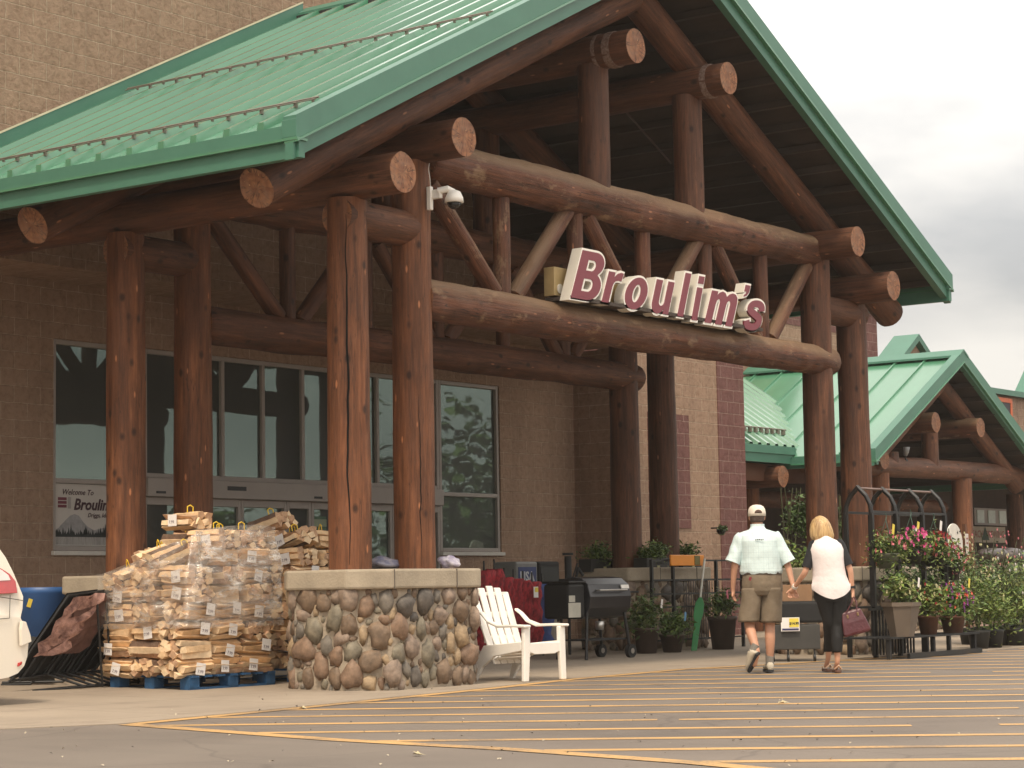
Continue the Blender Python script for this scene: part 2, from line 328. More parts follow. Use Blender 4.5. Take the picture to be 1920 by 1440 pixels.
    def leaves(s, c, r, count, size, mis=(0, 1), seed=0, clump=8, flat=.5, shell=.35, droop=0):
        g = random.Random(seed); c = Vector(c)
        cl = []
        for _ in range(clump):
            d = Vector((g.gauss(0, 1), g.gauss(0, 1), g.gauss(0, 1))).normalized()*(shell+(1-shell)*g.random())
            cl.append(Vector((d.x*r[0], d.y*r[1], d.z*r[2]))*.72)
        for _ in range(count):
            q = g.choice(cl); k = min(r)*.45
            p = c+q+Vector((g.gauss(0, k), g.gauss(0, k), g.gauss(0, k*.8)))
            if droop: p.z -= droop*((p.x-c.x)**2+(p.y-c.y)**2)/(max(r[0], r[1])**2)
            L = size*g.uniform(.6, 1.3); W = L*flat
            a = Vector((g.gauss(0, 1), g.gauss(0, 1), g.gauss(0, .6))).normalized(); b = a.cross(Vector((g.gauss(0, .5), g.gauss(0, .5), 1))).normalized()
            up = a.cross(b)*L*.14
            s.add([p-a*L*.5, p+b*W*.5+up, p+a*L*.5-Vector((0, 0, L*.15)), p-b*W*.5+up], [(0, 1, 2), (0, 2, 3)], g.choice(mis))
        return s
    def build(s, name, mats, parent=None, bevel=0, loc=None, subsurf=0, label=None):
        me = bpy.data.meshes.new(name); me.from_pydata(s.v, [], [f[0] for f in s.f])
        if not isinstance(mats, (list, tuple)): mats = [mats]
        for q in mats: me.materials.append(q)
        if any(f[2] for f in s.f):
            ul = me.uv_layers.new(name='UVMap'); i = 0
            for f in s.f:
                for k in range(len(f[0])):
                    if f[2]: ul.data[i].uv = f[2][k]
                    i += 1
        me.polygons.foreach_set('material_index', [f[1] for f in s.f]); me.polygons.foreach_set('use_smooth', [f[3] for f in s.f])
        me.validate(); me.update()
        o = bpy.data.objects.new(name, me); COL.objects.link(o)
        if parent: o.parent = parent
        if loc: o.location = loc
        if bevel:
            b = o.modifiers.new('bevel', 'BEVEL'); b.width = bevel; b.segments = 2; b.limit_method = 'ANGLE'; b.angle_limit = R(35)
        if subsurf:
            b = o.modifiers.new('sub', 'SUBSURF'); b.levels = b.render_levels = subsurf
        if label: o['label'] = label
        return o
def thing(name, label, cat, loc=(0, 0, 0), rz=0, group=None):
    o = bpy.data.objects.new(name, None); COL.objects.link(o); o.location = loc; o.rotation_euler = (0, 0, rz); o.empty_display_size = .1
    return tag(o, label, cat, group)
def tag(o, label, cat, group=None, kind=None):
    o['label'] = label; o['category'] = cat
    if group: o['group'] = group
    if kind: o['kind'] = kind
    return o
def struct(o): o['kind'] = 'structure'; return o
def dup(root, loc, rz=0, label=None, group=None):
    r = root.copy(); COL.objects.link(r); r.location = loc; r.rotation_euler = (0, 0, rz)
    if label: r['label'] = label
    if group: r['group'] = group
    for ch in list(root.children):
        c = ch.copy(); COL.objects.link(c); c.parent = r
        for g in list(ch.children):
            d = g.copy(); COL.objects.link(d); d.parent = c
    return r
def text_mesh(body, size=1, extrude=.0, offset=0, shear=0, res=3, align='LEFT'):
    cu = bpy.data.curves.new('txt', 'FONT'); cu.body = body; cu.size = size; cu.extrude = extrude; cu.offset = offset; cu.shear = shear
    cu.align_x = align; cu.resolution_u = res; cu.fill_mode = 'BOTH'
    o = bpy.data.objects.new('txt', cu); COL.objects.link(o)
    dg = bpy.context.evaluated_depsgraph_get(); me = bpy.data.meshes.new_from_object(o.evaluated_get(dg))
    bpy.data.objects.remove(o); bpy.data.curves.remove(cu); return me
def text_part(name, body, mtl, parent, M, size=.1, offset=0, shear=0, align='LEFT', extrude=.0008):
    me = text_mesh(body, size, extrude, offset, shear, 2, align); me.materials.clear(); me.materials.append(mtl)
    me.transform(M); o = bpy.data.objects.new(name, me); COL.objects.link(o); o.parent = parent; return o
def frameY(x, y, z): # local x -> X, local y -> Z, facing -Y
    return Matrix(((1, 0, 0, x), (0, 0, -1, y), (0, 1, 0, z), (0, 0, 0, 1)))
def gz(y): return .006+max(0, y-13)*.0143      # the pavement falls gently to the lot

# ------------------------------------------------------------------ ground
g = MB(); g.add([(-900, -900, 0), (900, -900, 0), (900, 900, 0), (-900, 900, 0)], [(0, 1, 2, 3)])
struct(g.build('asphalt_lot', ASP))
edge = [(-20, 28.5), (3, 16.3), (8.5, 13.4), (11.33, 11.93), (13.62, 12.2), (16.77, 12.66), (18.41, 13.0), (21.08, 13.25), (22.24, 12.97), (23.6, 12.8), (26, 12.3), (29.3, 12.35), (60, 12.0), (120, 12)]
g = MB()
for i in range(len(edge)-1):
    a, b = edge[i], edge[i+1]; pts = []
    g.add([(a[0], a[1], 0), (b[0], b[1], 0), (b[0], b[1], .006), (a[0], a[1], .006)], [(0, 1, 2, 3)])
    ya, yb = max(a[1], 13.0), max(b[1], 13.0)
    g.add([(a[0], a[1], .006), (b[0], b[1], .006), (b[0], yb+.01, gz(yb+.01)), (a[0], ya+.01, gz(ya+.01))], [(0, 1, 2, 3)])
    g.add([(a[0], ya+.01, gz(ya+.01)), (b[0], yb+.01, gz(yb+.01)), (b[0], 45, gz(45)), (a[0], 45, gz(45))], [(0, 1, 2, 3)])
struct(g.build('sidewalk', CON))
g = MB()
def stripe(a, b, w=.105, z=.005, jit=0):
    a, b = Vector(a), Vector(b); d = (b-a).normalized(); n = Vector((-d.y, d.x))*w/2
    g.add([(*(a-n), z), (*(b-n), z), (*(b+n), z), (*(a+n), z)], [(0, 1, 2, 3)])
# edge line along the kerb and the outer line of the hatching
for i in range(3, 10): stripe((edge[i][0]+.02, edge[i][1]-.10), (edge[i+1][0]+.02, edge[i+1][1]-.10), .15, .0040+.0001*i)
bpts = [(11.30, 11.85)]+[tuple(onZ(*q)[:2]) for q in ((630, 1388), (960, 1406), (1300, 1431), (1560, 1455))]+[(8.2, .5)]
for i in range(len(bpts)-1): stripe(bpts[i], bpts[i+1], .16, .0042+.0002*i)
dr = Vector((math.cos(R(-59)), math.sin(R(-59)))); nr = Vector((-dr.y, dr.x))
def isect(p, d, a, b):
    a, b = Vector(a), Vector(b); e = b-a; den = d.x*e.y-d.y*e.x
    if abs(den) < 1e-6: return None
    t = ((a.x-p.x)*e.y-(a.y-p.y)*e.x)/den; u = ((a.x-p.x)*d.y-(a.y-p.y)*d.x)/den
    return t if -.001 <= u <= 1.001 else None
for k in range(26):
    c = 10.95+.935*k; p = nr*c; hits = []
    for L in (edge[3:], bpts):
        for i in range(len(L)-1):
            t = isect(p, dr, L[i], L[i+1])
            if t is not None: hits.append((t, L is bpts))
    kt = [t for t, o in hits if not o]; bt = [t for t, o in hits if o]
    t0 = max(kt+bt) if kt or bt else None
    if kt and bt: t0 = min(kt) if min(kt) > max(bt) else max(bt)
    if t0 is None: continue
    t = t0+.1; tend = t0+34
    while t < tend:
        L = rnd.uniform(3, 9); a = p+dr*t; b = p+dr*min(tend, t+L)
        stripe(a, b, rnd.uniform(.14, .175), .0022); t += L+(rnd.uniform(.1, .9) if rnd.random() < .6 else .02)
struct(g.build('hatch_marking', YEL))
# fallen leaves on the lot
for q, lab in (((573, 1330), 'dry grass tuft caught at the kerb edge below the wood pile'), ((1472, 1320), 'small pale fallen leaf on the yellow hatching'), ((790, 1418), 'small dry leaf on the grey asphalt near the bottom')):
    P = onZ(*q); g = MB()
    for i in range(4): g.add([(0, 0, .008), (.05, .015, .02), (.03, .05, .012), (-.01, .04, .02)] if i == 0 else [(rnd.uniform(-.05, .05), rnd.uniform(-.03, .03), .008), (rnd.uniform(-.04, .06), .03, .02), (.02, rnd.uniform(0, .05), .03)], [(0, 1, 2, 3)] if i == 0 else [(0, 1, 2)])
    o = g.build('fallen_leaf', mat('dry_leaf', (.5, .42, .25), .8)); o.location = (P.x, P.y, 0); o.rotation_euler.z = rnd.random()*6; tag(o, lab, 'leaf')

g = MB(); rg = random.Random(77)
for i in range(170):
    P = onZ(rg.uniform(-60, 1980), rg.uniform(1290, 1438)); r_ = rg.uniform(.004, .015); a_ = rg.uniform(0, 6.28); zz = .018 if P.y > 11.5 else .012
    g.add([(P.x+math.cos(a_+q*2.1)*r_*rg.uniform(.6, 1.3), P.y+math.sin(a_+q*2.1)*r_*rg.uniform(.6, 1.3), zz if q else .004) for q in range(3)], [(0, 1, 2)], i % 2)
tag(g.build('ground_litter', [mat('litter_pale', (.42, .36, .26), .9), mat('litter_dark', (.05, .04, .03), .9)]), 'scattered grit and dry leaf bits over the asphalt and kerb', 'litter', kind='stuff')

# ------------------------------------------------------------------ store building
bld = thing('store_building', 'large tan and maroon block supermarket behind the log entrance porch', 'building')
def wallbox(x0, x1, y0, y1, z0, z1, m, name='wall', label=None):
    return MB().bb(x0, x1, y0, y1, z0, z1).build(name, m, bld, label=label)
YW = 20.0
# entrance wall, split round its openings
g = MB()
for x0, x1, z0, z1 in ((-10, 17.86, -.2, 4.75), (17.86, 19.12, -.2, 1.49), (17.86, 19.12, 4.06, 4.75), (19.12, 19.38, -.2, 4.75), (19.38, 26.9, 4.06, 4.75), (25.41, 26.9, -.2, 1.5), (26.9, 28.9, -.2, 4.75)):
    g.bb(x0, x1, YW, YW+.4, z0, z1)
g.build('entrance_wall', BT, bld)
wallbox(-10, 28.9, 18.99, 20.6, 4.752, 9.9, BT, 'upper_wall')
MB().bb(-10.1, 29.0, 18.9, 20.7, 9.902, 10.02).build('coping', GRT, bld)
MB().bb(22.9, 28.901, 18.97, 18.989, 9.22, 9.898).build('maroon_band', BP, bld)
g = MB(); g.bb(28.9, 31.75, 19, 19.5, -.2, 5.2); g.build('bay_wall', BT, bld)
MB().bb(28.9, 29.02, 19.502, 19.998, -.2, 4.74).build('bay_side_wall', BTY, bld)
MB().bb(29.55, 30.8, 18.985, 19.05, 1.88, 3.75).build('maroon_panel', BP, bld)
MB().bb(31.752, 32.62, 18.98, 22.17, -.2, 5.2).build('maroon_corner', BP, bld)
g = MB(); g.bb(32.62, 43.38, 22.17, 22.6, -.2, 6.36); g.build('far_wall', BT, bld)
MB().bb(32.62, 43.38, 22.16, 22.6, 6.362, 6.93).build('maroon_parapet', BP, bld)
MB().bb(43.382, 44.07, 22.15, 25, -.2, 6.93).build('maroon_pilaster', BP, bld)
g = MB(); g.bb(32.5, 44.2, 22.08, 22.7, 6.932, 7.03); g.build('coping', GRT, bld)
# far, lower stretch with small parapet gables
A = onY(1713, 642, 22.4); Bq = onY(1903, 742, 22.4); ZF = onY(1880, 742, 22.4).z; GBL = ((A.x, A.z, 1.5), (Bq.x+4.3, ZF+2.9, 3.2))
g = MB(); g.bb(44.072, 90, 22.4, 22.8, -.2, ZF)
def gable_pts(xc, hw, z0, zp, Y0, Y1, mb, mi=0):
    mb.prism([(xc-hw, z0), (xc+hw, z0), (xc, zp)], Y0, Y1, mi, lambda x, y, z: (x, z, y))
for xc, zp, hw in GBL: gable_pts(xc, hw, ZF+.002, zp, 22.4, 22.8, g)
g.build('low_far_wall', BT, bld)
g = MB()
for xc, zp, hw in GBL:
    for sg in (-1, 1):
        a = Vector((xc+sg*(hw+.1), 0, ZF-.08)); b = Vector((xc, 0, zp+.03)); t = .16
        g.add([(a.x, 22.25, a.z), (b.x, 22.25, b.z), (b.x, 22.25, b.z+t), (a.x+sg*.12, 22.25, a.z+t*.6), (a.x, 22.9, a.z), (b.x, 22.9, b.z), (b.x, 22.9, b.z+t), (a.x+sg*.12, 22.9, a.z+t*.6)],
              [(0, 1, 2, 3), (7, 6, 5, 4), (3, 2, 6, 7), (4, 5, 1, 0), (0, 3, 7, 4)])
g.bb(44.2, Bq.x+1.1, 22.25, 22.9, ZF+.003, ZF+.14)
g.build('gable_coping', GRT, bld)
MB().bb(34.2, 75, 22.05, 22.14, -.2, 4.6).build('shade_siding', mat('siding_shade_brown', (.045, .026, .018), .85, .3, 4), bld)  # dark wood wall; deep porch shade is also put into its brown
MB().bb(42.4, 75, 17.9, 22.0, 3.45, 3.6).build('added_shade_roof', DKW, bld)  # roof slab added to keep sun off the wall behind the far porch
def window(x0, x1, z0, z1, bars_x=(), bars_z=(), Y=YW, fw=.06, sill=True):
    fr = MB()
    fr.bb(x0, x0+fw, Y+.02, Y+.14, z0, z1); fr.bb(x1-fw, x1, Y+.02, Y+.14, z0, z1)
    fr.bb(x0+fw, x1-fw, Y+.02, Y+.14, z1-fw, z1); fr.bb(x0+fw, x1-fw, Y+.02, Y+.14, z0, z0+fw)
    for b in bars_x: fr.bb(b-fw/2, b+fw/2, Y+.022, Y+.138, z0+fw, z1-fw)
    for b in bars_z: fr.bb(x0+fw, x1-fw, Y+.018, Y+.142, b-fw/2, b+fw/2)
    f = fr.build('window_frame', ALU, bld, .008)
    MB().bb(x0+.01, x1-.01, Y+.07, Y+.09, z0+.01, z1-.01).build('pane', GLS, f)
    if sill: MB().bb(x0-.03, x1+.03, Y-.05, Y+.02, z0-.055, z0-.002).build('sill', SILL, f, .006)
    return f
window(17.86, 19.12, 1.49, 4.06, (), (2.34,))
window(25.41, 26.9, 1.5, 4.06, (), (2.36,))
# storefront: transom lights above, door header band, sliding doors below
window(19.38, 25.41, 2.42, 4.06, (20.82, 21.6, 22.4, 23.2, 24.0, 24.8), (), sill=False)
g = MB(); g.bb(19.38, 25.41, YW-.06, YW+.16, 2.18, 2.418); hb = g.build('door_header', ALU, bld, .01)
for x in (20.86, 24.3): MB().bb(x-.05, x+.3, YW-.068, YW-.058, 2.29, 2.345).build('header_sensor', BLK, hb)
for x in (19.62, 22.62): MB().bb(x-.1, x+.06, YW-.068, YW-.058, 2.22, 2.25).build('door_label', BLK, hb)
for x0, x1 in ((19.38, 20.3), (20.3, 21.15), (21.15, 22.05), (22.05, 22.55), (22.55, 23.4), (23.4, 24.3), (24.3, 25.41)):
    f = MB(); fw = .055; z1 = 2.178
    f.bb(x0+.004, x0+fw, YW+.02, YW+.12, 0, z1); f.bb(x1-fw, x1-.004, YW+.02, YW+.12, 0, z1); f.bb(x0+fw, x1-fw, YW+.02, YW+.12, z1-.1, z1); f.bb(x0+fw, x1-fw, YW+.02, YW+.12, 0, .25)
    d = f.build('door', ALU, bld, .006); MB().bb(x0+.01, x1-.01, YW+.06, YW+.08, .05, z1-.02).build('pane', GLS, d)
wm = mat('far_window_green', (.5, .56, .5), .3)
# far windows under the second porch
p = onY(1823, 952, 22.0); q = onY(1886, 986, 22.0)
f = MB().bb(p.x, q.x, 21.95, 22.03, q.z, p.z).build('window_frame', ALU, bld); wdx = (q.x-p.x)/3
for i in range(3): MB().bb(p.x+wdx*i+.12, p.x+wdx*(i+1)-.12, 21.93, 21.948, q.z+.05, p.z-.05).build('pane', wm, f)

# ------------------------------------------------------------------ roofs and log porch
def gable_roof(par, xr, zr, hwL, hwR, p, y0, y1, rib=.43, rh=.07, th=.30, seam=False, rakeonly=False):
    def zt(x): return zr-p*abs(x-xr)
    for sg, hw in ((-1, hwL), (1, hwR)):
        xe = xr+sg*hw; mb = MB(); nrm = Vector((sg*p, 0, 1)).normalized()
        # ribbed sheet: profile along Y, swept down the slope
        prof = []; y = y0+.12; k = 0
        while y < y1-.05:
            if seam: prof += [(y, 0), (y+rib-.05, 0), (y+rib-.04, rh), (y+rib-.01, rh)]
            else: prof += [(y, 0), (y+rib*.66, 0), (y+rib*.69, rh), (y+rib*.86, rh), (y+rib*.96, 0)]
            y += rib
        prof = [q for q in prof if q[0] < y1]+[(y1, 0)]
        pts = [];
        for yy, h in prof:
            a = Vector((xr+sg*.05, yy, zt(xr+sg*.05)))+nrm*h; b = Vector((xe-sg*.03, yy, zt(xe-sg*.03)))+nrm*h; pts += [a, b]
        F = [(2*i, 2*i+1, 2*i+3, 2*i+2) if sg < 0 else (2*i, 2*i+2, 2*i+3, 2*i+1) for i in range(len(prof)-1)]
        # underside sheet so that the slab is solid
        mb.add(pts, F)
        ee = [Vector((xe-sg*.03, yy, zt(xe-sg*.03)))+nrm*h for yy, h in prof]; fl = [Vector((v.x, v.y, zt(xe)-.02)) for v in ee]; k_ = len(ee)
        mb.add(ee+fl, [(i, i+1, k_+i+1, k_+i) for i in range(k_-1)])
        mb.build('roof_panel', GRN, par)
        s_ = MB()
        zi = .10
        a0, a1 = xr, xe-sg*.06
        s_.add([(a0, y0+.05, zt(a0)-.05), (a1, y0+.05, zt(a1)-.05), (a1, y1, zt(a1)-.05), (a0, y1, zt(a0)-.05),
                (a0, y0+.05, zt(a0)-zi), (a1, y0+.05, zt(a1)-zi), (a1, y1, zt(a1)-zi), (a0, y1, zt(a0)-zi)],
               [(0, 1, 2, 3), (7, 6, 5, 4), (0, 4, 5, 1), (1, 5, 6, 2), (2, 6, 7, 3)])
        nb = int(hw/.42)
        for i in range(nb):     # purlin battens
            x = xr+sg*(hw*(i+.5)/nb); s_.box((x, (y0+y1)/2+.03, zt(x)-zi-.045), (.09, y1-y0-.1, .085))
        s_.build('soffit', DKW, par)
        # rake trim on the gable edge: upper band, bead, recessed lower band
        r = MB()
        def band(yf, yb, t0, t1, mi=0):
            xa, xb = xr, xe+sg*.04
            P = [(xa, yf, zt(xa)+t1), (xb, yf, zt(xb)+t1), (xb, yf, zt(xb)+t0), (xa, yf, zt(xa)+t0)]
            P += [(x, yb, z) for x, _, z in P]
            r.add(P, [(0, 1, 2, 3) if sg > 0 else (3, 2, 1, 0), (7, 6, 5, 4) if sg > 0 else (4, 5, 6, 7), (0, 4, 5, 1), (1, 5, 6, 2), (2, 6, 7, 3)], mi)
        band(y0-.02, y0+.14, -.12, .10); band(y0-.035, y0+.13, -.145, -.121, 1); band(y0+.02, y0+.12, -th, -.146)
        r.build('rake_trim', [GRT, GRN], par)
        # eave trim, same section
        r = MB(); z = zt(xe)
        for x0, x1, t0, t1, mi in ((xe-.10, xe+.03, -.12, .0, 0), (xe-.10, xe+.045, -.145, -.121, 1), (xe-.08, xe-.0, -th, -.146, 0)):
            if sg > 0: X0, X1 = x0, x1
            else: X0, X1 = 2*xe-x1, 2*xe-x0
            r.bb(X0, X1, y0-.011 if mi == 0 else y0-.029, y1, z+t0, z+t1, mi)
        r.build('eave_trim', [GRT, GRN], par)
    for sg, hw in ((-1, hwL), (1, hwR)):
        xe = xr+sg*hw; q = MB(); q.bb(min(xe-sg*.12, xe+sg*.042), max(xe-sg*.12, xe+sg*.042), y0-.018, y0+.16, zt(xe)-.118, zt(xe)+.05); q.build('corner_cap', GRT, par, .006)
    c = MB(); c.prism([(xr-.2, zr-.2*p+.10), (xr, zr+.115), (xr+.2, zr-.2*p+.10), (xr+.2, zr-.2*p+.06), (xr, zr+.07), (xr-.2, zr-.2*p+.06)], y0-.03, y1, 0, lambda x, y, z: (x, z, y))
    c.build('ridge_cap', GRT, par)
LOGN = [0]
def log(par, name, p0, p1, r0, r1=None, m=WD, wob=.06, rnd_end=0, n=20, label=None, capm=None):
    LOGN[0] += 1; L = (Vector(p1)-Vector(p0)).length
    mb = MB(); mb.tube(p0, p1, r0, r1, n, max(3, int(L*(7 if wob > .08 else 3.2))), wob, 0, 1, bow=rnd.uniform(-.012, .012)*L*.4, seed=LOGN[0], round_end=rnd_end)
    return mb.build(name, [m, capm or WE], par, label=label)

por = thing('entrance_porch', 'big log porch with a green metal gable roof over the store entrance', 'porch')
XC = 21.34; ZR = 8.58; P = .5
gable_roof(por, XC, ZR, 6.84, 6.84, P, 13.0, 18.98)
# dark vent dashes below the ridge cap
for i in range(14): MB().box((XC-.33, 13.4+i*.41, ZR-.165+.045), (.03, .2, .07)).build('ridge_vent', BLKM, por)
# flashing where the roof meets the wall
g = MB()
g.add([(XC-.1, 18.93, ZR-.05), (9, 18.93, ZR-.05-(XC-.1-9)*P), (9, 18.93, ZR+.13-(XC-.1-9)*P), (XC-.1, 18.93, ZR+.16),
       (XC-.1, 18.985, ZR-.05), (9, 18.985, ZR-.05-(XC-.1-9)*P), (9, 18.985, ZR+.13-(XC-.1-9)*P), (XC-.1, 18.985, ZR+.16)],
      [(0, 1, 2, 3), (7, 6, 5, 4), (3, 2, 6, 7), (0, 3, 7, 4)])
g.add([(XC-.1, 18.925, ZR+.155), (9, 18.925, ZR+.125-(XC-.1-9)*P), (9, 18.925, ZR+.15-(XC-.1-9)*P), (XC-.1, 18.925, ZR+.18)], [(0, 1, 2, 3)], 1)
g.build('wall_flashing', [GRT, mat('cream_caulk', (.62, .55, .38), .7)], por)
def snow_guard(par, xf, y0, y1, step=.215, p=P, xc=XC, zr=ZR):
    z = zr-p*(xc-xf); g = MB()
    g.tube((xf, y0, z+.125), (xf, y1, z+.125), .010, n=6); g.tube((xf-.04, y0, z+.10), (xf-.04, y1, z+.10), .006, n=6)
    y = y0+.06; k = 0
    while y < y1:
        if k % 2: g.box((xf-.015, y, z+.09), (.035, .022, .06))
        else: g.box((xf-.012, y, z+.10), (.025, .018, .035))
        y += step; k += 1
    return g.build('snow_guard', mat('guard_steel', (.20, .17, .14), .5, .2, metal=.4), par)
snow_guard(por, 14.95, 13.14, 18.7); snow_guard(por, 17.75, 13.2, 18.6)
PX = (16.1, 17.1, 25.68, 26.68)
def truss(Y, front):
    mW = WW if front else WD
    for i, x in enumerate(PX):
        outer = i in (0, 3); top = 4.78 if outer else 5.30
        log(por, 'post', (x, Y, 1.0 if front else 1.0), (x, Y, top), .215, .20, m=WR if i in (0, 1) else WD, wob=.045)
    log(por, 'lower_chord', (17.2, Y-.02, 3.9), (25.98, Y-.02, 3.9), .215, .20, m=mW, wob=.10, rnd_end=.12)
    log(por, 'upper_chord', (17.28, Y-.02, 5.36), (25.62, Y-.02, 5.35), .235, .21, m=mW, wob=.13, rnd_end=.12)
    vx = [18.65, 20.04, 21.44, 22.84, 24.22]
    for x in vx: log(por, 'web_post', (x, Y, 4.02), (x, Y, 5.22), .095, .095, m=mW, wob=.05, n=14)
    for a, b in (((17.38, 5.12), (18.48, 4.10)), ((18.84, 4.08), (19.86, 5.16)), ((20.24, 5.16), (21.26, 4.08)), ((21.62, 4.08), (22.66, 5.16)), ((23.04, 5.16), (24.04, 4.08)), ((24.40, 4.08), (25.42, 5.14))):
        log(por, 'brace', (a[0], Y-.01, a[1]), (b[0], Y-.01, b[1]), .10, .10, m=mW, wob=.05, n=14)
    for x in (20.44, 22.5): log(por, 'king_post', (x, Y-.02, 5.42), (x, Y-.02, 6.92), .185, .18, m=WD, wob=.04)
    for sg in (-1, 1):
        a = (XC+sg*6.53, Y, ZR-.60-P*6.53); b = (XC-sg*.05, Y, ZR-.60)
        log(por, 'rafter', a, b, .20, .195, m=WD, wob=.05)
    for x0, x1 in ((15.95, 17.12), (25.66, 26.85)): log(por, 'tie_log', (x0, Y, 4.60), (x1, Y, 4.60), .19, .19, m=WD, wob=.04)
truss(13.8, True); truss(16.9, False)
for x, z, ye in ((16.1, 4.96, 13.08), (17.1, 5.47, 13.1), (20.44, 7.06, 13.18), (22.5, 7.06, 13.18), (25.6, 5.42, 13.1), (26.6, 4.93, 13.1)):
    log(por, 'purlin', (x, ye, z), (x, 18.9, z), .20, .205, m=WD, wob=.05)
# pale flaking band near the two upper purlin ends
for x, y0, w_ in ((20.44, 13.42, .10), (20.44, 13.62, .05), (22.5, 13.40, .08)):
    g = MB(); g.tube((x, y0, 7.06), (x, y0+w_, 7.06), .2075, n=24, rings=2, wob=.05); o = g.build('flaking_band', None or mat('flaked_finish', (.22, .16, .13), .8, .5, 30, dirt=(.09, .035, .02)), por)
# long drying crack in the outer front post
def crack(x, Y, ang, z0, z1, w=.012, seed=1):
    g = MB(); n = 40; pts = []
    for i in range(n+1):
        t = i/n; z = z0+(z1-z0)*t; a = ang+.10*noise.noise(Vector((t*5, seed, 0)))+.05*noise.noise(Vector((t*14, seed, 3)))
        r = .2165-.013*t+.004; ww = w*(.25+1.1*abs(math.sin(t*math.pi)))/r
        for s_ in (-1, 1): pts.append((x+r*math.cos(a+s_*ww), Y+r*math.sin(a+s_*ww), z))
    g.add(pts, [(2*i, 2*i+1, 2*i+3, 2*i+2) for i in range(n)]); return g.build('crack', mat('crack_dark', (.004, .003, .002), 1), por)
crack(16.1, 13.8, R(218), 1.2, 4.6, .008); crack(17.1, 13.8, R(236), 1.15, 2.9, .004, 4)
# thin tie rods under the ridge
g = MB(); a = onY(1172, 208, 15.2); b = onY(1258, 306, 15.2); g.tube(a, b, .014, n=6); a = onY(1215, 378, 16); b = onY(1400, 365, 16); g.tube(a, b, .012, n=6)
g.build('tie_rod', mat('rod', (.10, .07, .06), .5), por)

# ------------------------------------------------------------------ sign
sg_ = thing('store_sign', "raised maroon and white letters reading Broulim's on the porch beam", 'sign', (0, 0, 0))
MAR = mat('maroon_face', (.19, .028, .042), .35, .06, 3); SWH = mat('sign_white', (.82, .78, .70), .4, .05, 3); SRT = mat('sign_return', (.62, .58, .50), .45, .08, 3)
YS = 13.42
def arc(cx, cy, rx, ry, a0, a1, n=12): return [(cx+rx*math.cos(R(a0+(a1-a0)*i/n)), cy+ry*math.sin(R(a0+(a1-a0)*i/n))) for i in range(n+1)]
def stroke(pts, w):
    P = []
    for i in range(len(pts)-1):
        p0, p1, p2, p3 = [Vector(pts[max(0, min(len(pts)-1, i+k))]) for k in (-1, 0, 1, 2)]
        for q in range(4):
            t = q/4; P.append(.5*((2*p1)+(-p0+p2)*t+(2*p0-5*p1+4*p2-p3)*t*t+(-p0+3*p1-3*p2+p3)*t**3))
    P.append(Vector(pts[-1])); L, Rr = [], []
    for i, p in enumerate(P):
        d = (P[min(i+1, len(P)-1)]-P[max(i-1, 0)]).normalized(); n = Vector((-d.y, d.x))*w; L.append(tuple(p+n)); Rr.append(tuple(p-n))
    return L+Rr[::-1]
GLY = {'B': [[(0, 0), (.40, 0)]+arc(.42, .285, .31, .285, -90, 62)+arc(.40, .755, .28, .245, -48, 90)+[(0, 1)], [(.22, .17), (.38, .17)]+arc(.40, .302, .105, .132, -90, 90)+[(.22, .434)], [(.22, .60), (.36, .60)]+arc(.37, .713, .095, .113, -90, 90)+[(.22, .826)]],
 'r': [[(0, 0), (.21, 0), (.21, .40), (.23, .49), (.28, .54), (.36, .56), (.45, .55), (.47, .745), (.38, .755), (.29, .72), (.20, .62), (.20, .74), (0, .74)]],
 'o': [arc(.32, .37, .32, .385, 0, 345, 27), arc(.32, .37, .115, .215, 0, 345, 27)],
 'u': [[(0, .74)]+arc(.22, .22, .22, .235, 180, 285)+[(.36, .03), (.43, .11), (.43, 0), (.62, 0), (.62, .74), (.41, .74), (.41, .32)]+arc(.31, .28, .10, .11, 0, -180)+[(.21, .32), (.21, .74)]],
 'l': [[(0, 0), (.21, 0), (.21, 1), (0, 1)]], 'i': [[(0, 0), (.21, 0), (.21, .74), (0, .74)], [(0, .83), (.21, .83), (.21, 1), (0, 1)]],
 'm': [[(0, 0), (.20, 0), (.20, .44), (.215, .53), (.26, .575), (.31, .56), (.33, .49), (.33, 0), (.53, 0), (.53, .44), (.545, .53), (.59, .575), (.64, .56), (.66, .49), (.66, 0), (.86, 0), (.86, .54), (.835, .67), (.76, .74), (.66, .755), (.57, .72), (.50, .65), (.43, .73), (.34, .755), (.26, .725), (.19, .65), (.19, .74), (0, .74)]],
 "'": [[(0, .80), (.10, .80), (.09, .74), (.02, .70), (.02, .64), (.13, .68), (.20, .78), (.21, .86), (.21, 1), (0, 1)]],
 's': [stroke([(.50, .50), (.47, .60), (.38, .66), (.26, .67), (.15, .63), (.11, .55), (.15, .47), (.27, .41), (.40, .35), (.48, .28), (.48, .17), (.40, .09), (.28, .07), (.15, .10), (.09, .21)], .088)]}
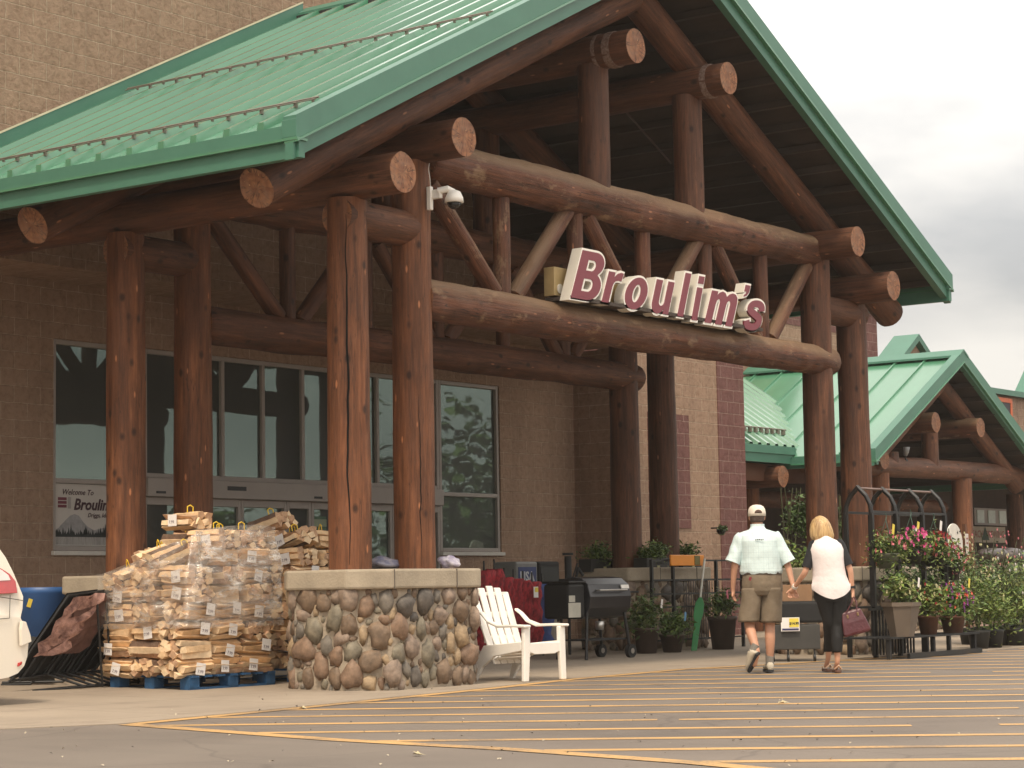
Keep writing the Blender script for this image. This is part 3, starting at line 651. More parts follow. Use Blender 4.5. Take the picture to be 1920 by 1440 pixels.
def glyph_mesh(ch, off):
    cu = bpy.data.curves.new('g', 'CURVE'); cu.dimensions = '2D'; cu.fill_mode = 'BOTH'; cu.extrude = .1
    for li, lp in enumerate(GLY[ch]):
        ar = sum(lp[i][0]*lp[(i+1) % len(lp)][1]-lp[(i+1) % len(lp)][0]*lp[i][1] for i in range(len(lp))); sgn = 1 if ar > 0 else -1
        hole = ch in 'Bo' and li > 0; n = len(lp); P = []
        for i in range(n):
            a, b, c = Vector(lp[i-1]), Vector(lp[i]), Vector(lp[(i+1) % n]); d1 = b-a; d2 = c-b
            d1 = d1.normalized() if d1.length > 1e-6 else d2.normalized(); d2 = d2.normalized() if d2.length > 1e-6 else d1
            n1 = Vector((d1.y, -d1.x)); n2 = Vector((d2.y, -d2.x)); nn = (n1+n2)
            nn = nn/max(.5, nn.length_squared/2) if nn.length > .1 else n1
            q = b+nn*off*sgn*(-1 if hole else 1); P.append((q.x+q.y*.36, q.y))
        sp = cu.splines.new('POLY'); sp.points.add(n-1); sp.use_cyclic_u = True
        for k, (x, y) in enumerate(P): sp.points[k].co = (x, y, 0, 1)
    o = bpy.data.objects.new('g', cu); COL.objects.link(o); dg = bpy.context.evaluated_depsgraph_get(); me = bpy.data.meshes.new_from_object(o.evaluated_get(dg))
    bpy.data.objects.remove(o); bpy.data.curves.remove(cu); me.materials.clear()
    for p in me.polygons: p.use_smooth = False
    return me
LET = [('B', 868, 1075, 372, 690), ('r', 1042, 1185, 488, 706), ('o', 1175, 1317, 520, 742), ('u', 1326, 1470, 540, 768), ('l', 1467, 1565, 497, 780), ('i', 1547, 1640, 515, 800), ('m', 1622, 1822, 600, 828), ("'", 1843, 1895, 570, 665), ('s', 1843, 1975, 650, 858)]
for ch, x0, x1, y0, y1 in LET:
    px0, px1, py0, py1 = 780+x0/3, 780+x1/3, 340+y0/3, 340+y1/3
    cx, cy = (px0+px1)/2, (py0+py1)/2
    A = onY(px0, cy, YS); Bp = onY(px1, cy, YS); T = onY(cx, py0, YS); Bt = onY(cx, py1, YS)
    # remove the perspective slope of the baseline from the measured height
    sl = .155*abs(px1-px0)*.5; Bt2 = onY(cx, py1-sl*.55, YS); T2 = onY(cx, py0+sl*.35, YS)
    W, Hh = (Bp.x-A.x), (T2.z-Bt2.z)
    def fit(me, inset, yf, yb):
        xs = [v.co.x for v in me.vertices]; ys = [v.co.y for v in me.vertices]; zs = [v.co.z for v in me.vertices]
        a0, a1, b0, b1 = min(xs), max(xs), min(ys), max(ys); zc = (min(zs)+max(zs))/2
        for v in me.vertices:
            X = A.x+inset+(v.co.x-a0)/(a1-a0)*(W-2*inset); Z = Bt2.z+inset+(v.co.y-b0)/(b1-b0)*(Hh-2*inset)
            v.co = (X, yf if v.co.z > zc else yb, Z)
    m1 = glyph_mesh(ch, .046); fit(m1, 0, YS+.02, YS+.15); m1.materials.append(SRT); m1.materials.append(SWH)
    for pl in m1.polygons: pl.material_index = 1 if abs(pl.normal.y) > .8 else 0
    m1.update(); o = bpy.data.objects.new('letter', m1); COL.objects.link(o); o.parent = sg_
    m2 = glyph_mesh(ch, 0); fit(m2, .026, YS+.014, YS+.04); m2.materials.append(MAR)
    o2 = bpy.data.objects.new('letter_face', m2); COL.objects.link(o2); o2.parent = o
a = onY(1035, 545, YS+.25); b = onY(1385, 600, YS+.25)
g = MB(); g.bb(a.x, b.x, YS+.215, YS+.36, 4.14, 4.46); rw = g.build('raceway_box', mat('raceway_tan', (.36, .26, .12), .5, .15), sg_, .008)
g = MB(); g.tube((a.x+.10, YS+.213, 4.22), (a.x+.10, YS+.205, 4.22), .055, n=16); g.build('cover_disc', SRT, rw)
g = MB(); g.bb(a.x+.02, b.x+.2, YS+.02, YS+.36, 4.085, 4.125); g.build('support_rail', mat('rail_dark', (.05, .035, .025), .7), sg_)

# ------------------------------------------------------------------ security camera
P0 = onY(806, 372, 13.56)
t = thing('security_camera', 'white dome security camera bracketed to the front log post left of the sign', 'camera', P0)
MB().box((0, 0, 0), (.05, .05, .24)).build('wall_plate', WHT, t, .006)
g = MB(); g.box((.03, -.06, .04), (.05, .12, .09)); g.path([(.03, -.10, .07), (.07, -.17, .085), (.12, -.20, .06)], .035, 10); g.build('bracket_arm', WHT, t)
g = MB(); g.loft([((.13, -.21, .075), .03, .03), ((.13, -.21, .06), .065, .065), ((.13, -.21, .0), .092, .092), ((.13, -.21, -.05), .098, .098)], n=20); g.build('housing', WHT, t)
g = MB(); g.loft([((.13, -.21, -.052), .075, .075), ((.13, -.21, -.09), .062, .062), ((.13, -.21, -.115), .03, .03)], n=18); g.build('dome', mat('smoked_dome', (.02, .02, .02), .15), t)
g = MB(); g.path([(0, -.01, .12), (-.02, -.02, .2), (-.03, -.01, .3), (.0, .0, .36)], .004, 6); g.build('cable', WHT, t)

# ------------------------------------------------------------------ stone pedestals
def octo(ax, ay, c): return [(-ax+c, -ay), (ax-c, -ay), (ax, -ay+c), (ax, ay-c), (ax-c, ay), (-ax+c, ay), (-ax, ay-c), (-ax, -ay+c)]
def pedestal_proto():
    t = thing('stone_pedestal', '', 'pedestal')
    ax, ay, c = .99, .67, .31
    MB().prism(octo(ax-.04, ay-.04, c), -.1, .965).build('mortar_core', MORT, t)
    per = octo(ax-.04, ay-.04, c); segs = []; tot = 0
    for i in range(8):
        a, b = Vector(per[i]), Vector(per[(i+1) % 8]); segs.append((tot, a, b)); tot += (b-a).length
    def at(s_):
        s_ %= tot
        for q, a, b in reversed(segs):
            if s_ >= q: d = (b-a).normalized(); return a+d*(s_-q), d
    g = MB(); placed = []; rg = random.Random(11)
    for rad, tries in ((.112, 90), (.088, 700), (.068, 1800), (.048, 3000), (.032, 3500)):
        for _ in range(tries):
            s_ = rg.uniform(0, tot); z = rg.uniform(rad*.8, .96-rad*.55); el = rg.choice((.72, .82, .92, 1.05, 1.3)); rs, rz_ = rad*el*1.06, rad/math.sqrt(el)*1.16
            ok = True
            for (s2, z2, r2s, r2z) in placed:
                ds = abs(s_-s2); ds = min(ds, tot-ds)
                if (ds/(rs+r2s))**2+((z-z2)/(rz_+r2z))**2 < .74: ok = False; break
            if not ok: continue
            placed.append((s_, z, rs, rz_)); p2, d = at(s_); n = Vector((d.y, -d.x))
            th = rg.uniform(-.35, .35)
            M = Matrix(((d.x, n.x, 0), (d.y, n.y, 0), (0, 0, 1))) @ Matrix.Rotation(th, 3, 'Y')
            mi = rg.choices(range(8), (18, 16, 14, 9, 14, 18, 14, 4))[0]
            g.blob((p2.x-n.x*.004, p2.y-n.y*.004, z), (rs, min(.07, rad*.62), rz_), 2, .5, mi, M, seed=len(placed))
    g.build('river_stones', STONES, t)
    cp = MB(); cp.prism(octo(ax+.015, ay+.015, c), .962, 1.15); cp.build('concrete_cap', CAPM, t, .022)
    g = MB()
    for x, y, dx, dy in ((-.66, -.685, .004, .01), (.30, -.687, .004, .01)): g.box((x, y, 1.055), (.006, .012, .18))
    g.build('cap_joint', mat('joint', (.12, .10, .08), .9), t)
    return t
ped = pedestal_proto()
GP = 'river stone pedestals under the porch posts'
ped.location = (16.62, 13.82, 0); ped['label'] = 'river stone pedestal beside the white chair, nearest the lot'; ped['group'] = GP
dup(ped, (16.6, 16.95, 0), 0, 'river stone pedestal behind the firewood pile, only its cap showing', GP)
dup(ped, (26.2, 16.95, .05), 0, 'river stone pedestal with black plant trays on its cap, behind the pots', GP)
dup(ped, (26.2, 13.85, 0), 0, 'river stone pedestal behind the walking couple and the black flower rack', GP)

# ------------------------------------------------------------------ second porch down the street
P2 = thing('far_porch', 'smaller log porch with a green gable roof further along the store front', 'porch')
X2, Z2, PP = 38.2, 5.20, .535
gable_roof(P2, X2, Z2, 3.75, 4.1, PP, 17.42, 22.12, rib=.62, rh=.035, th=.2, seam=True)
# lean-to roof between the bay and the porch
g = MB(); e0 = (19.16, 3.37); e1 = (22.12, 5.4); x = 32.65; prof = []
while x < 36.6: prof += [(x, 0), (x+.12, 0), (x+.15, .06), (x+.24, .06), (x+.27, 0)]; x += .3
pts = []
for xx, h in prof: pts += [(xx, e0[0], e0[1]+h), (xx, e1[0], e1[1]+h)]
g.add(pts, [(2*i, 2*i+2, 2*i+3, 2*i+1) for i in range(len(prof)-1)])
g.bb(32.64, 35.0, 19.13, 22.1, e0[1]-.12, e0[1]-.08)
g.build('lean_to_roof', GRN, P2)
g = MB(); g.bb(32.63, 34.55, 19.06, 19.14, 3.24, 3.38); g.bb(32.63, 34.55, 19.09, 19.16, 3.08, 3.239); g.build('lean_to_trim', GRT, P2)
snow = MB(); snow.tube((32.67, 19.5, 3.74), (35.0, 19.5, 3.74), .014, n=6)
for i in range(12): snow.box((32.7+.2*i, 19.5, 3.69), (.06, .06, .09))
snow.build('snow_guard', MATS['guard_steel'], P2)
MB().bb(32.63, 35.3, 19.3, 19.42, 2.76, 3.07).build('header_board', WD, P2)
log(P2, 'purlin', (34.0, 19.02, 2.84), (34.0, 22.1, 2.84), .19, .19, m=WD); log(P2, 'post', (34.15, 19.8, 0.05), (34.15, 19.8, 2.7), .185, .175, m=WR)
YT = 17.95
log(P2, 'lower_chord', (34.5, YT, 3.01), (43.8, YT, 3.04), .19, .19, m=WD)
for x0 in (1651, 1806): q = onY(x0, 990, YT); log(P2, 'post', (q.x, YT, .9), (q.x, YT, 2.9), .2, .19, m=WR)
q = onY(1904, 990, 20.5); log(P2, 'post', (q.x, 20.5, .05), (q.x, 20.5, 2.9), .2, .19, m=WD)
for x0 in (1668, 1744): q = onY(x0, 850, YT); log(P2, 'king_post', (q.x, YT, 3.1), (q.x, YT, 3.77 if x0 > 1700 else 3.3), .17, .16, m=WD)
for x0 in (37.2, 39.18): log(P2, 'purlin', (x0, 17.55, 3.88), (x0, 22.1, 3.88), .19, .2, m=WW)
for sg in (-1, 1): log(P2, 'rafter', (X2+sg*3.5, YT, Z2-.5-PP*3.5), (X2, YT, Z2-.5), .17, .17, m=WD)
log(P2, 'purlin', (35.25, 17.65, 3.13), (35.25, 22.1, 3.13), .18, .18, m=WD)
log(P2, 'lower_chord', (34.9, 20.6, 2.53), (43.8, 20.6, 2.53), .16, .16, m=WD)
q = onY(1651, 990, YT); dup(ped, (q.x+.5, YT, .05), 0, 'river stone pedestal under the left post of the far porch', GP)
q = onY(1806, 990, YT); dup(ped, (q.x+.5, YT, .05), 0, 'river stone pedestal under the right post of the far porch', GP)
# small floodlight on the far porch beam
q = onY(1698, 858, YT-.1); t = thing('floodlight', 'small grey floodlight sitting on the far porch beam', 'light', q)
g = MB(); g.box((0, 0, -.05), (.08, .06, .04)); g.tube((0, 0, -.04), (0, 0, .05), .012, n=6); g.build('bracket', BLK, t)
g = MB(); g.loft([((0, 0, 0.03), .03, .03), ((-.02, -.02, .09), .06, .05), ((-.05, -.05, .19), .07, .06)], n=12); g.build('lamp_head', mat('lamp_grey', (.22, .22, .22), .3), t)
# hanging sign panel on the far facade
p = onY(1868, 743, 22.35); q = onY(1897, 812, 22.35)
t = thing('orange_framed_sign', 'dark sign with an orange frame and white letters high on the far wall', 'sign')
x0 = p.x-2.2; g = MB(); g.bb(x0, q.x, 22.32, 22.395, q.z-.2, p.z-.02); g.build('sign_panel', mat('sign_charcoal', (.035, .03, .04), .6), t)
g = MB(); g.bb(x0, q.x, 22.30, 22.319, p.z-.13, p.z-.02); g.bb(q.x-.1, q.x, 22.30, 22.319, q.z-.2, p.z-.131); g.build('sign_border', mat('sign_orange', (.60, .13, .04), .5), t)
text_part('lettering', 'up', mat('letter_white', (.8, .8, .78), .5), t, frameY(q.x-1.02, 22.31, p.z-.62), .62, .01)
p = onY(1812, 988, 21.6); q = onY(1884, 1010, 21.6)
t = thing('hanging_banner', 'cream banner with red lettering and a dark tree below the far window', 'banner')
g = MB(); g.bb(p.x, q.x, 21.58, 21.595, q.z-.1, p.z+.02); g.build('cloth', mat('banner_cream', (.42, .36, .28), .8), t)
text_part('lettering', 'BEACH  BREWING', mat('banner_red', (.25, .05, .04), .7), t, frameY(p.x+.12, 21.575, p.z-.24), .24)
g = MB(); mx_ = (p.x+q.x)/2-.1; g.add([(mx_-.22, 21.57, p.z-.3), (mx_+.22, 21.57, p.z-.3), (mx_, 21.57, p.z+.02)], [(0, 1, 2)]); g.build('tree_mark', mat('banner_green', (.03, .06, .04), .7), t)

# ------------------------------------------------------------------ white car at the left edge
CW = mat('white_paint', (.78, .71, .60), .25, .03, 2, coat=.6)
t = thing('parked_car', 'white car cut by the left edge of the photo, rear corner and tail light showing', 'car')
YC = 14.55
pr_ = [(-6, 1004), (10, 1018), (24, 1044), (34, 1072), (41, 1098), (46, 1118), (45, 1140), (41, 1158), (47, 1172), (53, 1190), (56, 1208), (54, 1232), (48, 1250), (36, 1264), (18, 1272), (-8, 1277)]
prof = [onY(x, y, YC) for x, y in pr_]; prof = [(p.x, p.z) for p in prof]
x0c = prof[0][0]
prof = prof+[(x0c-.9, .25), (x0c-3.6, .25), (x0c-4.05, .4), (x0c-4.05, .8), (x0c-3.2, .98), (x0c-2.6, 1.1), (x0c-2.0, 1.58), (x0c-1.2, 1.68), (x0c-.45, 1.66), (x0c-.15, 1.56)]
cxm = sum(p[0] for p in prof)/len(prof); czm = .85
g = MB(); n = len(prof); pts = []; SL = [(0, .985), (.05, .997), (.16, 1.0), (1.64, 1.0), (1.75, .997), (1.8, .985)]
for dy, sc_ in SL:
    for x, z in prof:
        lean = max(0, z-.95)*.22; yy = YC+dy+(lean if dy < .9 else -lean)
        pts.append((cxm+(x-cxm)*sc_, yy, czm+(z-czm)*sc_))
g.add(pts, [(i*n+k, (i+1)*n+k, (i+1)*n+(k+1) % n, i*n+(k+1) % n) for i in range(len(SL)-1) for k in range(n)], 0, None, True)
g.add([pts[k] for k in range(n)], [tuple(range(n))]); g.add([pts[(len(SL)-1)*n+k] for k in range(n)], [tuple(range(n-1, -1, -1))])
g.build('body', CW, t)
def patch(name, px, m, dy=.02, lean=True, parent=t, th=.014):
    P = [onY(x, y, YC) for x, y in px]; mb = MB(); k = len(P)
    f = [(p.x, YC-dy+(max(0, p.z-.95)*.22 if lean else 0), p.z) for p in P]; b = [(x, y+th+.02, z) for x, y, z in f]
    mb.add(f+b, [tuple(range(k-1, -1, -1))]+[(i, (i+1) % k, k+(i+1) % k, k+i) for i in range(k)]); return mb.build(name, m, parent, .004)
lt = patch('tail_light', [(-10, 1060), (8, 1066), (22, 1076), (31, 1090), (31, 1112), (-10, 1114)], mat('tail_red', (.42, .018, .016), .12, .1, 12, coat=1))
patch('lamp_lens', [(-10, 1062), (7, 1068), (18, 1078), (21, 1088), (-10, 1090)], mat('lamp_clear', (.75, .62, .58), .1, .1, 10, coat=1), .027, True, lt)
patch('reflector', [(33, 1243), (39, 1240), (38, 1246), (32, 1250)], MATS['tail_red'], .022)
patch('bumper_step', [(35, 1164), (42, 1166), (50, 1190), (52, 1203), (34, 1211), (33, 1180)], CW, .05)
g = MB()
for a, b in (((-8, 1161), (18, 1159)), ((18, 1159), (19, 1116)), ((-8, 1118), (44, 1126))):
    A_, B_ = onY(*a, YC-.013), onY(*b, YC-.013); g.tube(A_, B_, .0035, n=6)
g.build('panel_gap', mat('gap_dark', (.10, .085, .07), .8), t)
for wx in (x0c-.98, x0c-3.35):
    for wy in (YC+.12, YC+1.68):
        g = MB(); g.tube((wx, wy-.1, .33), (wx, wy+.1, .33), .33, n=32); wo = g.build('wheel', BLKM, t)
        g = MB(); g.tube((wx, wy-.11, .33), (wx, wy+.11, .33), .20, n=24); g.build('rim', mat('rim_alloy', (.4, .4, .4), .35, metal=.8), wo)
MB().bb(x0c-3.9, x0c-.05, YC+.1, YC+1.7, .2, .4).build('underbody', BLKM, t)
g = MB(); g.bb(x0c-2.5, x0c-.35, YC+.088, YC+.14, 1.15, 1.5); g.build('side_window', GLS, t)

fwd = Vector((math.cos(yaw), math.sin(yaw), 0)); rgt = Vector((math.sin(yaw), -math.cos(yaw), 0))
# ------------------------------------------------------------------ blue tub and folded chairs beside the wood
BLU = mat('blue_plastic', (.028, .095, .26), .45, .12, 3)
q = fwd*23.6+rgt*((80-960)/FPX*23.6)
t = thing('blue_tub', 'big blue plastic tub with a yellow sticker between the car and the folded chairs', 'tub', (q.x, q.y, gz(q.y)))
g = MB(); g.loft([((0, 0, 0), .27, .27), ((0, 0, .86), .33, .33), ((0, 0, .90), .355, .355), ((0, 0, .965), .36, .36), ((0, 0, .965), .32, .32), ((0, 0, .5), .29, .29)], n=32); g.build('drum', BLU, t)
c0 = -fwd*.318-rgt*.085; M3 = Matrix((rgt, fwd, Vector((0, 0, 1)))).transposed()
g = MB(); g.box(c0+Vector((0, 0, .80)), (.045, .012, .09), rot=M3 @ Matrix.Rotation(.3, 3, 'Y')); g.build('sticker', mat('sticker_yellow', (.65, .48, .05), .6), t)
FAB = mat('faded_rose_fabric', (.46, .27, .22), .85, .6, 9, dirt=(.11, .05, .045), bump=.8, bscale=9, bdist=.05)
base = fwd*21.1+rgt*((104-960)/FPX*21.1)
def chair_frame(i):
    o = base+fwd*(.15*i)+rgt*(.062*i)
    t = thing('folded_chair', '', 'folding chair', (o.x, o.y, gz(o.y)), yaw-R(90))
    a, b = Vector((-.26, -.05, .12)), Vector((.26, .10, .92)); wv = Vector((.13, .20, .02)); nrm = -(b-a).cross(wv).normalized()
    if i < 3:
        g = MB(); k = 10; pts = []
        for u in range(k+1):
            for v in range(5):
                pts.append(a.lerp(b, .30+.70*u/k)+wv*(v/2-1)*.92+nrm*(.05+.09*noise.noise(Vector((u*.8, v*.9, i*3)))))
        g.add(pts, [(u*5+v, u*5+v+1, (u+1)*5+v+1, (u+1)*5+v) for u in range(k) for v in range(4)], 0, None, True)
        g.build('fabric_seat', FAB if i == 0 else mat('brown_fabric', (.14, .07, .055), .9, .4, 12), t)
    g = MB(); g.path([a-wv, a+wv, b+wv, b-wv, a-wv], .014, 8); g.build('side_frame', BLK, t)
    g = MB(); g.path([a+wv-nrm*.03, Vector((.10, .0, .0))+wv, Vector((-.2, -.12, 0))], .012, 8); g.path([b+wv*.6, Vector((.3, .2, .0))+wv*.6], .012, 8); g.build('leg_frame', BLK, t)
    if True:
        g = MB(); g.add([a-wv*.9-nrm*.05, a+wv*.9-nrm*.05, b+wv*.9-nrm*.05, b-wv*.9-nrm*.05], [(0, 1, 2, 3)]); g.build('backing_panel', BLKM, t)
    return t
posn = ['nearest the wood pile end, rose fabric showing', 'second in the leaning row, brown fabric', 'third in the leaning row, thin brown edge', 'fourth in the leaning row, black panel', 'fifth in the leaning row, black panel', 'sixth in the leaning row, black panel', 'last of the leaning row beside the firewood']
for i, lb in enumerate(posn):
    c_ = chair_frame(i); c_['label'] = 'folded black framed chair '+lb.replace('nearest the wood pile end, rose', 'in front of the leaning row, rose'); c_['group'] = 'folded chairs leaning in a row'
p = onZ(70, 1296); t = thing('folding_footrest', 'black fabric footrest on thin rails beside the car bumper', 'footrest', (p.x, p.y, gz(p.y)), yaw-R(90))
g = MB(); g.add([(-.16, .05, .16), (.14, .0, .12), (.02, .25, .46), (-.22, .25, .50)], [(0, 1, 2, 3)]); g.add([(-.16, .05, .16), (.14, 0, .12), (.18, .02, .03), (-.16, .07, .04)], [(0, 1, 2, 3)]); g.build('sling', BLKM, t)
g = MB(); g.path([(-.35, .0, .03), (.26, -.02, .03), (.28, .05, .05), (.02, .27, .47)], .012, 8); g.path([(-.35, .25, .03), (-.1, .0, .14)], .01, 8); g.path([(-.35, -.05, .012), (-.05, -.08, .012), (0, .05, .14)], .01, 8); g.build('rail_frame', BLK, t)

# ------------------------------------------------------------------ firewood
FW = [mat('split_wood', (.74, .50, .28), .8, .28, 9, bump=.3, bscale=40), mat('split_wood_pale', (.84, .63, .40), .8, .22, 9, bump=.3, bscale=40), mat('split_wood_brown', (.52, .32, .19), .85, .35, 12, bump=.4, bscale=30), mat('bark_strip', (.14, .085, .055), .95, .35, 20, bump=.6, bscale=30)]
TAGM = mat('tag_white', (.78, .74, .70), .6, .05); TXT = mat('tag_ink', (.16, .12, .14), .7); YST = mat('strap_yellow', (.72, .48, .03), .5, .1)
def bundle_mesh(seed):
    g = MB(); rg = random.Random(seed); rows = [(-.052, 3), (.0, 4), (.052, 3)]
    for zc, k in rows:
        for i in range(k):
            y = (i-(k-1)/2)*(.108 if k == 3 else .085)+rg.uniform(-.012, .012); z = zc+rg.uniform(-.01, .01); L = .192+rg.uniform(-.014, .012); n = rg.choice((3, 4, 4, 5)); a0 = rg.uniform(0, 6.28)
            sh = [(y+math.cos(a0+2*math.pi*q/n)*rg.uniform(.050, .068), z+math.sin(a0+2*math.pi*q/n)*rg.uniform(.034, .048)) for q in range(n)]
            tw = rg.uniform(-.02, .02); tz = rg.uniform(-.012, .012); ns = 4; ofs = rg.uniform(-.02, .02); pts = []
            for s_ in range(ns+1):
                x = -L+ofs+2*L*s_/ns
                for (yy, zz) in sh: pts.append((x+rg.uniform(-.008, .008), yy+tw*(s_/ns-.5)*2+rg.uniform(-.004, .004), zz+tz*(s_/ns-.5)*2+rg.uniform(-.004, .004)))
            mi = rg.choices((0, 1, 2), (5, 5, 2))[0]; bk = rg.randrange(n) if rg.random() < .35 else -1
            for q in range(n):
                g.add([], [], 0)
            b = len(g.v); g.v += pts
            for s_ in range(ns):
                for q in range(n):
                    g.f.append(([b+s_*n+q, b+s_*n+(q+1) % n, b+(s_+1)*n+(q+1) % n, b+(s_+1)*n+q], 3 if q == bk else mi, None, False))
            g.f.append((list(range(b+n-1, b-1, -1)), rg.choice((0, 1, 2)), None, False)); g.f.append((list(range(b+ns*n, b+ns*n+n)), rg.choice((0, 1, 2)), None, False))
    return g
protos = []
for k in range(8):
    t = thing('firewood_bundle', '', 'firewood', (0, 0, -50)); bundle_mesh(k+3).build('split_logs', FW, t)
    if k < 5:
        x = (-.08, .05, .10, -.03, .02)[k]; z = (.0, -.02, .02, .01, -.01)[k]
        g = MB(); g.box((x, -.189, z), (.115, .004, .115), rot=Matrix.Rotation(R((4, -8, 6, -3, 10)[k]), 3, 'Y')); tg = g.build('price_tag', TAGM, t)
        text_part('tag_print', '7.99', TXT, tg, Matrix.Translation((x-.043, -.192, z-.032)) @ Matrix.Rotation(R(90), 4, 'X') @ Matrix.Rotation(-R((4, -8, 6, -3, 10)[k]), 4, 'Z'), .042)
    if k in (1, 3, 5, 6):
        g = MB(); g.path([(.02, -.03, .095), (.015, -.025, .15), (.03, 0, .165), (.045, .025, .145), (.04, .03, .09)], .006, 6); g.build('carry_strap', YST, t)
    protos.append(t)
ORD = ['bottom', 'second', 'third', 'fourth', 'fifth', 'sixth', 'seventh', 'eighth', 'top ninth']
used = set(); NB = [0]; rb = random.Random(5)
def put_bundle(k, loc, rz, label, tx=0, ty=0):
    src = protos[k]
    if k in used: o = dup(src, loc, rz)
    else: o = src; used.add(k); o.location = loc
    o.rotation_euler = (tx, ty, rz); o['label'] = label; o['group'] = 'shrink-wrapped firewood bundles stacked on pallets'; NB[0] += 1
def stack(X0, Y0, hmap, z0, where, dx=.41, dy=.395):
    th = .178
    for (i, j), h in sorted(hmap.items()):
        for k in range(h):
            left = i == 0; front = j == 0; topm = k == h-1
            if not (left or front or topm): continue
            ins = max(0, k-5)*.03
            x = X0+dx*(i+.5)+rb.uniform(-.02, .02)+(ins if left else 0); y = Y0+dy*(j+.5)+rb.uniform(-.02, .02)+(ins if front else 0); z = z0+th*(k+.5)+rb.uniform(-.006, .006)
            endon = rb.random() < .28
            if left and not front: rz = -R(90)
            elif front and not left: rz = 0
            else: rz = rb.choice((0, -R(90)))
            if endon: rz = -R(90)-rz; kk = rb.choice((5, 6, 7))
            else: kk = rb.choice((0, 1, 2, 3, 4, 0, 2, 4, 5, 6, 7))
            if topm: kk = rb.choice((1, 3, 5, 6, 1, 3))
            side = {(True, True): 'near corner', (True, False): 'left side, %s' % ('middle' if j == 1 else 'far'), (False, True): 'right side, %s' % ('middle' if i == 1 else 'far')}.get((left, front), 'back part, %s' % ['', 'inner', 'rear right', 'rear left', 'rearmost'][(i-1)+2*(j-1)+1])
            tx = rb.uniform(-.05, .05); ty = rb.uniform(-.05, .05)
            if left and topm: ty -= .28
            put_bundle(kk, (x, y, z), rz+rb.uniform(-.09, .09), '%sfirewood bundle, %s row of %s, %s' % ('tagged ' if kk < 5 else '', ORD[k], where, side), tx, ty)
stack(14.93, 14.86, {(0, 2): 6, (0, 1): 7, (0, 0): 7, (1, 0): 8, (2, 0): 8, (1, 1): 9, (2, 1): 8, (1, 2): 7, (2, 2): 8}, .15, 'front wrapped pallet')
stack(16.62, 14.98, {(0, 0): 8, (1, 0): 8, (2, 0): 7, (0, 1): 9, (1, 1): 8, (2, 1): 7}, .15, 'rear unwrapped pile')
for k in range(8):
    if k not in used: put_bundle(k, (15.4, 15.6, .15+.178*.5), 0, 'firewood bundle inside the stack')
PBL = mat('pallet_blue', (.022, .085, .19), .75, .3, 12)
def pallet(x, y, label):
    t = thing('wooden_pallet', label, 'pallet', (x, y, gz(y)), 0, 'blue wooden pallets under the firewood')
    for i in range(7): MB().box((.07+.178*i, .55, .125), (.10, 1.12, .02)).build('top_board', PBL, t)
    for j in range(3):
        for i in range(3): MB().box((.07+.533*i, .07+.48*j, .067), (.13, .13, .093)).build('block', PBL, t)
        MB().box((.60, .07+.48*j, .010), (1.2, .12, .02)).build('bottom_board', PBL, t)
    return t
pallet(15.0, 14.88, 'blue pallet under the front firewood stack, beside the stone pedestal'); pallet(16.62, 14.98, 'blue pallet under the rear firewood pile, hidden behind the pedestal')
# stretch film around the front stack
def film_mat():
    s = NT('stretch_film'); oc = s.n('ShaderNodeTexCoord').outputs['Object']
    tr = s.n('ShaderNodeBsdfTransparent'); gl = s.n('ShaderNodeBsdfGlossy', {'Color': (.9, .86, .8, 1), 'Roughness': .14}); df = s.n('ShaderNodeBsdfDiffuse', {'Color': (.75, .68, .6, 1)})
    st = s.noise(s.mapp(oc, (2.2, 2.2, 7)), 2.2, 7, .7)
    m1 = s.n('ShaderNodeMixShader', {0: .45}); s.l(gl.outputs[0], m1.inputs[1]); s.l(df.outputs[0], m1.inputs[2])
    m2 = s.n('ShaderNodeMixShader'); s.l(s.n('ShaderNodeMath', {0: s.ramp(st, [(.36, (.10, .10, .10)), (.54, (.34, .34, .34)), (.64, (.92, .92, .92))]), 1: 1.0}, operation='MULTIPLY').outputs[0], m2.inputs[0])
    s.l(tr.outputs[0], m2.inputs[1]); s.l(m1.outputs[0], m2.inputs[2]); s.l(m2.outputs[0], s.t.nodes['Material Output'].inputs[0])
    bp = s.n('ShaderNodeBump', {'Height': st, 'Strength': .8, 'Distance': .03}); s.l(bp.outputs[0], gl.inputs['Normal']); return s.m
g = MB(); path_ = [(14.90, 16.05, 1.15), (14.88, 15.7, 1.2), (14.90, 15.2, 1.42), (14.93, 14.84, 1.5), (15.05, 14.78, 1.55), (15.5, 14.77, 1.6), (15.9, 14.77, 1.62), (16.22, 14.80, 1.60)]
nu, nv = 56, 26; pts = []
for u in range(nu+1):
    f = u/nu*(len(path_)-1); i = min(int(f), len(path_)-2); fr = f-i; a, b = path_[i], path_[i+1]
    x, y, zt_ = [a[k]+(b[k]-a[k])*fr for k in range(3)]
    for v in range(nv+1):
        z = .62+(zt_-.62)*v/nv; w_ = .035*noise.noise(Vector((x*4, y*4, z*7)))+.02*noise.noise(Vector((x*11, y*11, z*3))); ins = max(0, z-1.15)*.38
        d_ = Vector((1, 0)) if i < 3 else Vector((0, 1))
        if 3 <= i <= 3: d_ = Vector((.7, .7))
        pts.append((x+d_.x*(ins+w_), y+d_.y*(ins*.5+w_), z))
g.add(pts, [(u*(nv+1)+v, (u+1)*(nv+1)+v, (u+1)*(nv+1)+v+1, u*(nv+1)+v+1) for u in range(nu) for v in range(nv)], 0, None, True)
tag(g.build('stretch_film', film_mat()), 'torn clear stretch film wrapped around the upper front firewood stack', 'plastic wrap')

